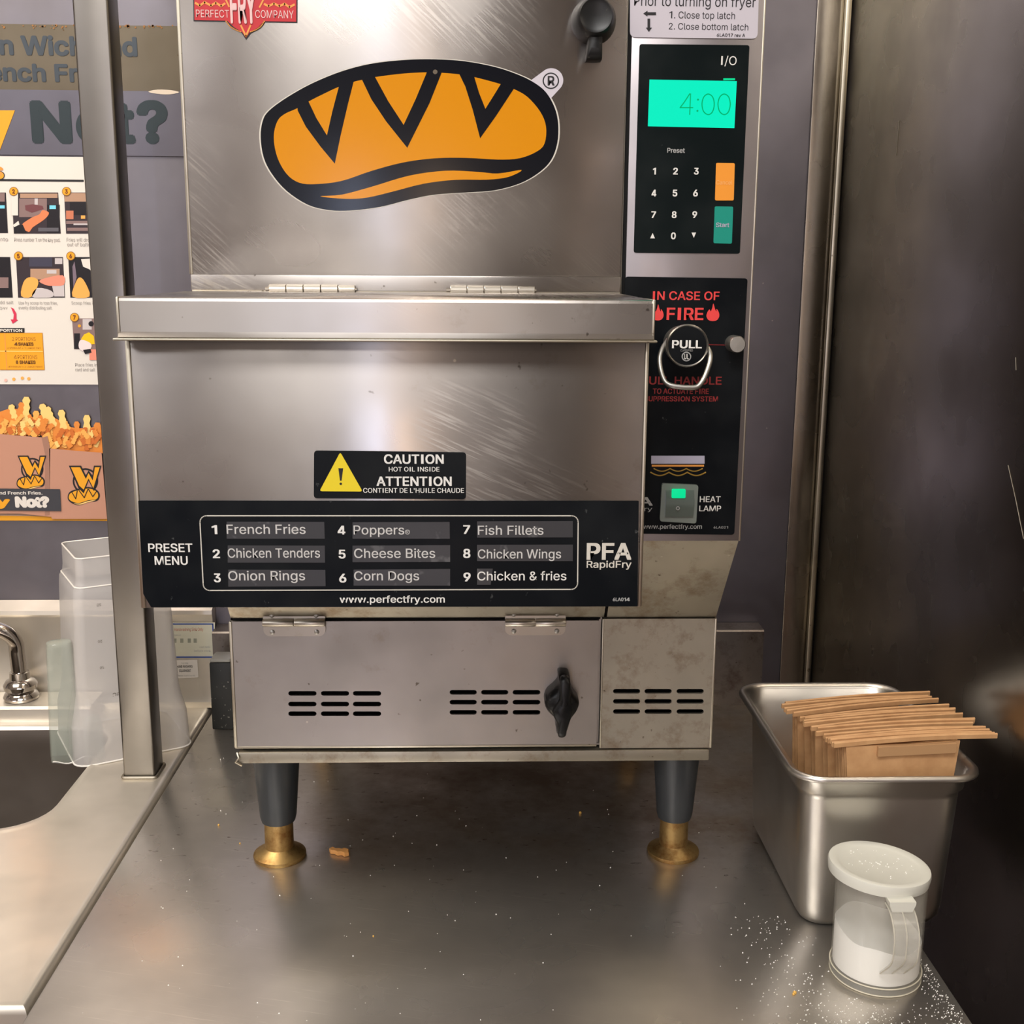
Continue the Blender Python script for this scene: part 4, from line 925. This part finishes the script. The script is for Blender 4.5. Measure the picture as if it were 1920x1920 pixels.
for i in range(NB):
    t = i/(NB-1)           # 0 front, 1 back
    xt, yt, rzd, _ = BAGS[i]; xt -= .011
    tilt = math.radians(4.5+3*t + rs.uniform(-.4, .4))     # tops lean towards the camera
    zt = .1800 + rs.uniform(-.0012, .0012)
    H = .1735; rz = math.radians(rzd+rs.uniform(-.5, .5)); roll = math.radians(-1.0+rs.uniform(-.7, .7))
    R3 = Matrix.Rotation(rz, 3, 'Z') @ Matrix.Rotation(roll, 3, 'Y') @ Matrix.Rotation(tilt, 3, 'X')
    r = bpy.data.objects.new('paper_bag', None); sc.collection.objects.link(r); r.empty_display_size = .03
    r.location = Vector((xt, yt, zt)) - R3 @ Vector((0, 0, H)); r.rotation_euler = (tilt, roll, rz)
    if i == 0: lab = 'brown paper fry bag nearest the camera, its whole front showing'
    elif i == NB-1: lab = 'rearmost brown paper fry bag in the steam pan'
    else: lab = 'brown paper fry bag, %s from the front of the steam pan' % ORD[i]
    r['label'] = lab; r['category'] = 'paper bag'; r['group'] = 'paper bags in the steam pan'
    for nm, me in (('bag_body', m1), ('folded_lip', m2)) + ((('glue_flap', m3),) if i == 0 else ()):
        c = bpy.data.objects.new(nm, me); sc.collection.objects.link(c); c.parent = r

# ================================================================== SALT SHAKER
shx, shy = .3346, .8545
sh = thing('salt_shaker', 'clear plastic shaker mug half full of salt with a white lid', 'shaker', (shx, shy, 0))
M_poly = plain('clear_plastic', (206, 202, 190), .08, alpha=.27, spec=.8)
bm = bmesh.new()
lathe(bm, [(.0001, .0030), (.0335, .0030), (.0342, .0005), (.0365, .0005), (.0372, .003), (.0366, .0075), (.0362, .012), (.0366, .092), (.0352, .092), (.0348, .012), (.0335, .0075), (.0001, .0070)], (shx, shy, 0), 64)
finish('mug_body', bm, M_poly, sh, ang=40)
bm = bmesh.new(); n_ = 48; top = []; 
def saltz(x, y): return .040+.16*(-(x)*.9+(y)*.5)*.9 + .002*math.sin(x*160)*math.cos(y*120)
rings = []
for rad, zz in ((.010, .0074), (.0335, .0074), (.0350, .0085)):
    rings.append([(shx+rad*math.cos(2*math.pi*k/n_), shy+rad*math.sin(2*math.pi*k/n_), zz) for k in range(n_)])
for rad in (.0351, .0300, .022, .012, .004):
    rings.append([(shx+rad*math.cos(2*math.pi*k/n_), shy+rad*math.sin(2*math.pi*k/n_), saltz(rad*math.cos(2*math.pi*k/n_), rad*math.sin(2*math.pi*k/n_))) for k in range(n_)])
loft(bm, rings); 
M_salt = plain('salt', (252, 250, 244), .9)
o = finish('salt_fill', bm, M_salt, sh)
M_lid = plain('milky_lid', (210, 208, 196), .42)
p_ = M_lid.node_tree.nodes['Principled BSDF']; p_.inputs['Subsurface Weight'].default_value = .1; p_.inputs['Subsurface Radius'].default_value = (.01, .01, .008)
Tl = Matrix.Rotation(math.radians(3.5), 3, 'Y') @ Matrix.Rotation(math.radians(-1.5), 3, 'X')
bm = bmesh.new()
lathe(bm, [(.0375, -.0075), (.0402, -.0070), (.0412, .0), (.0405, .0022), (.0385, .0030), (.0330, .0016), (.0310, .0008), (.0001, .0014)], (shx-.0030, shy, .0965), 64, T=Tl, cap=False)
finish('lid', bm, M_lid, sh, ang=50)
bm = bmesh.new(); rs = random.Random(2)
for i in range(46):
    a = rs.uniform(0, 6.28); q_ = rs.uniform(0, .028)**1; p = Tl @ Vector((q_*math.cos(a), q_*math.sin(a), .0014))+Vector((shx-.0030, shy, .0965))
    b = bmesh.new(); bmesh.ops.create_icosphere(b, subdivisions=1, radius=rs.uniform(.0003, .0006), matrix=Matrix.Translation(p)); merge(bm, b)
o = finish('lid_perforation_salt', bm, M_salt, sh); o['kind'] = 'stuff'
for rz_, zz_ in ((.0368, .0008), (.0371, .0075)):
    bm = bmesh.new(); tube(bm, [(shx+rz_*math.cos(2*math.pi*k/48), shy+rz_*math.sin(2*math.pi*k/48), zz_) for k in range(48)], .0006, 6, closed=True); finish('base_ring', bm, plain('clear_edge', (214, 206, 184), .15), sh)
# handle: faces camera-right
ha = math.radians(-90); hd = Vector((math.cos(ha), math.sin(ha), 0)); hs_ = Vector((-hd.y, hd.x, 0))
bm = bmesh.new(); rings = []
prof = [(.0355, .0845), (.048, .082), (.0585, .071), (.060, .056), (.056, .043), (.0360, .022)]
pp = spline([Vector(p) for p in prof], 4, False)
for i, p in enumerate(pp):
    a = pp[max(i-1, 0)]; b = pp[min(i+1, len(pp)-1)]; t = (b-a).normalized(); nrm = Vector((t.y, -t.x)); c = Vector((shx, shy, 0))
    ring = []
    for w_, th_ in ((-.0098, 1), (.0098, 1), (.0098, -1), (-.0098, -1)):
        r_ = p.x+nrm.x*.0011*th_; z_ = p.y+nrm.y*.0011*th_; ring.append(tuple(c+hd*r_+hs_*w_+Vector((0, 0, z_))))
    rings.append(ring)
loft(bm, rings); finish('handle', bm, M_poly, sh, ang=40)
bm = bmesh.new()
for w_ in (-.0098, .0098, 0):
    tube(bm, [Vector((shx, shy, 0))+hd*(p.x+.0008)+hs_*w_+Vector((0, 0, p.y)) for p in pp], .0006, 6)
finish('handle_ribs', bm, plain('frosted_rib', (214, 208, 192), .3, trans=.3), sh)
bm = bmesh.new(); c = Vector((shx, shy, 0))
loft(bm, [[tuple(c+hd*r_+hs_*w_+Vector((0, 0, z_))) for w_, r_ in ((-hw, .0375), (hw, .0375), (hw, .0475), (-hw, .0475))] for z_, hw in ((.0825, .0080), (.0890, .0105), (.0912, .0105))]); finish('lid_tab', bm, M_lid, sh)

# ================================================================== PITCHER (upside down)
pc = thing('measuring_pitcher', 'upturned translucent measuring pitcher with a hollow handle behind the post', 'pitcher', (-.436, 1.366, 0))
ang = math.radians(29); ux = Vector((math.cos(ang), math.sin(ang), 0)); vx = Vector((-math.sin(ang), math.cos(ang), 0)); C0 = Vector((-.4455, 1.3640, 0))
M_milk = plain('milky_polycarbonate', (206, 202, 200), .28, alpha=.58)
M_glass = plain('greenish_clear_plastic', (178, 186, 174), .12, alpha=.42, spec=.8)
def loc(u, v, z): return tuple(C0+ux*u+vx*v+Vector((0, 0, z)))
bm = bmesh.new(); R1 = []
def ringp(h, r, z, wav=0):
    return [loc(u, v, z + wav*math.cos(2*math.atan2(v, u)*2)) for u, v in rr(0, 0, h, h, r, 5)]
out = [(.0690, .016, .0005), (.0685, .016, .010), (.0675, .018, .045), (.0640, .020, .062), (.0610, .016, .078), (.0600, .012, .082), (.0560, .012, .200), (.0550, .012, .212), (.0515, .011, .219), (.0505, .010, .223), (.0500, .009, .248)]
rings = [ringp(h, r, z, .003 if .19 < z < .221 else 0) for h, r, z in out]
rin = [ringp(h-.0015, max(r-.001, .004), z, .003 if .19 < z < .221 else 0) for h, r, z in out[::-1]]
floor_out = [ringp(.0485, .008, .248), ringp(.0482, .008, .226)]
loft(bm, rings+floor_out, (False, True))
finish('pitcher_body', bm, M_milk, pc, ang=50)
bm = bmesh.new()
tube(bm, [loc(u, v, .248) for u, v in rr(0, 0, .0495, .0495, .009, 5)], .0010, 6, closed=True); finish('top_rim', bm, plain('milky_rim', (232, 228, 222), .3), pc); bm = bmesh.new()
tube(bm, ringp(.0528, .012, .2165, .003), .0009, 6, closed=True); finish('shoulder_ridge', bm, plain('milky_rim', (232, 228, 222), .3), pc); bm = bmesh.new()
tube(bm, [loc(u, v, .0012) for u, v in rr(0, 0, .0692, .0692, .016, 5)], .0010, 6, closed=True)
finish('bottom_rim', bm, plain('milky_rim', (232, 228, 222), .3, trans=.3, ior=1.2), pc)
# graduation marks on the front face, upside-down lettering
bm = bmesh.new()
for i in range(16):
    z = .082+.0072*i; L = .010 if i % 3 else .016; h = .0600-(z-.082)*.034+.0006
    a = [loc(-.012+.004*0, -h, z-.0004), loc(-.012+L, -h, z-.0004), loc(-.012+L, -h, z+.0004), loc(-.012, -h, z+.0004)]
    bm.faces.new([bm.verts.new(p) for p in a])
vs, fs = text_mesh('cec', .0)
for st, u0, z0, sc_ in (('cec', -.006, .083, .013), ('30', -.026, .194, .006), ('20', -.028, .150, .006), ('10', -.028, .118, .006)):
    vs, fs = text_mesh(st, .01); nv = [bm.verts.new(loc(u0-v[0]*sc_, -(.0600-(z0-.082)*.034+.0008), z0-v[1]*sc_)) for v in vs]
    for f in fs:
        try: bm.faces.new([nv[i] for i in f])
        except ValueError: pass
finish('graduation_marks', bm, plain('graduation_ink', (110, 104, 98), .6), pc, smooth=False)
# hollow handle at the front-left corner
bm = bmesh.new(); rings = []
HC = Vector((-.4925, 1.2985, 0)); u2 = Vector((.9, .42, 0)).normalized(); v2 = Vector((-u2.y, u2.x, 0))
for z, h1, h2 in ((.0010, .0185, .012), (.03, .0180, .0115), (.06, .0170, .011), (.141, .0140, .0095), (.1475, .0135, .009), (.1495, .010, .0065)):
    rings.append([tuple(HC+u2*a+v2*b+Vector((0, 0, z + (.0 if z > .002 else .002*math.sin(a*300))))) for a, b in rr(0, 0, h1, h2, .006, 4)])
loft(bm, rings, (False, True)); finish('handle', bm, M_glass, pc, ang=50)
bm = bmesh.new(); rings = []
WC = HC+u2*.0295-v2*.009
for z, h1, h2 in ((.0010, .012, .010), (.035, .0115, .009), (.046, .011, .0085), (.052, .009, .007), (.0545, .005, .004)):
    rings.append([tuple(WC+u2*a+v2*b+Vector((0, 0, z))) for a, b in rr(0, 0, h1, h2, .0035, 4)])
loft(bm, rings, (False, True)); finish('handle_root', bm, M_glass, pc, ang=50)
bm = bmesh.new()
wv = [HC+u2*(-.0175+.058*k/20)+v2*(-.0115)+Vector((0, 0, .0022+.0026*math.cos(k/20*2*math.pi*1.6))) for k in range(21)]
tube(bm, wv, .0009, 6); finish('wavy_rim', bm, plain('milky_rim', (232, 228, 222), .3, trans=.3), pc)

# ================================================================== CRUMBS AND SALT
bm = bmesh.new()
A = [(-.0122, .0030), (-.009, .0062), (-.005, .0025), (-.001, .0030), (.003, .0012), (.006, .0035), (.0115, .0008), (.0122, -.0055), (.0075, -.0075), (.004, -.0045), (-.001, -.0052), (-.005, -.0022), (-.010, -.0015)]
c = atZ(636, 1600, 0)
loft(bm, [[(c.x+u*.85, c.y+v*1.1, z) for u, v in A] for z in (.0004, .0035)] + [[(c.x+u*.78, c.y+v*.9, .0045) for u, v in A]])
tag(finish('fry_piece', bm, plain('cooked_potato', (222, 160, 92), .6)), 'broken crinkle fry piece lying right of the left front foot', 'food')
bm = bmesh.new()
for (x, y, r) in ((1088, 1525, .0016), (410, 1548, .0012), (383, 1153+0, 0), (1000+490, 1863, .0017), (1488, 1865, .0013), (450, 1582, .0009), (700, 1756, .0008)):
    if r:
        c = atZ(x, y, 0); b = bmesh.new(); bmesh.ops.create_icosphere(b, subdivisions=1, radius=r, matrix=Matrix.Translation((c.x, c.y, r*.6))); merge(bm, b)
tag(finish('yellow_crumbs', bm, plain('crumb_yellow', (224, 176, 86), .7)), 'tiny yellow food crumbs scattered on the worktop', 'crumbs', kind='stuff')
bm = bmesh.new(); rs = random.Random(9)
def grain(x, y, r):
    v = [(x+r*a, y+r*b, z*r+.0001) for a, b, z in ((-1, -.6, 0), (1, -.7, 0), (.2, 1, 0), (0, 0, 1.1))]; q = [bm.verts.new(p) for p in v]
    for f in ((0, 1, 3), (1, 2, 3), (2, 0, 3), (0, 2, 1)): bm.faces.new([q[i] for i in f])
for i in range(900):
    k = rs.random()
    if k < .38: x = .383-abs(rs.gauss(0, .012)); y = rs.uniform(.70, .87); x -= .0
    elif k < .62: x = rs.gauss(.265, .018); y = rs.uniform(.76, .94)
    elif k < .8: x = rs.gauss(.32, .03); y = .79+rs.gauss(0, .012)
    else: x = rs.uniform(-.33, .38); y = rs.uniform(.7, 1.3)
    if not (-.35 < x < .386) or (x-shx)**2+(y-shy)**2 < .039**2 or (.285 < x and y > .912): continue
    grain(x, y, rs.choice([.0003, .0004, .0005, .0007]))
tag(finish('spilled_salt', bm, M_salt, smooth=False), 'spilled salt grains sprinkled around the shaker and worktop edge', 'salt', kind='stuff')

# ================================================================== lift everything to standing height
for o in bpy.data.objects:
    if o.parent is None and o.type in ('MESH', 'EMPTY'): o.location.z += ZO
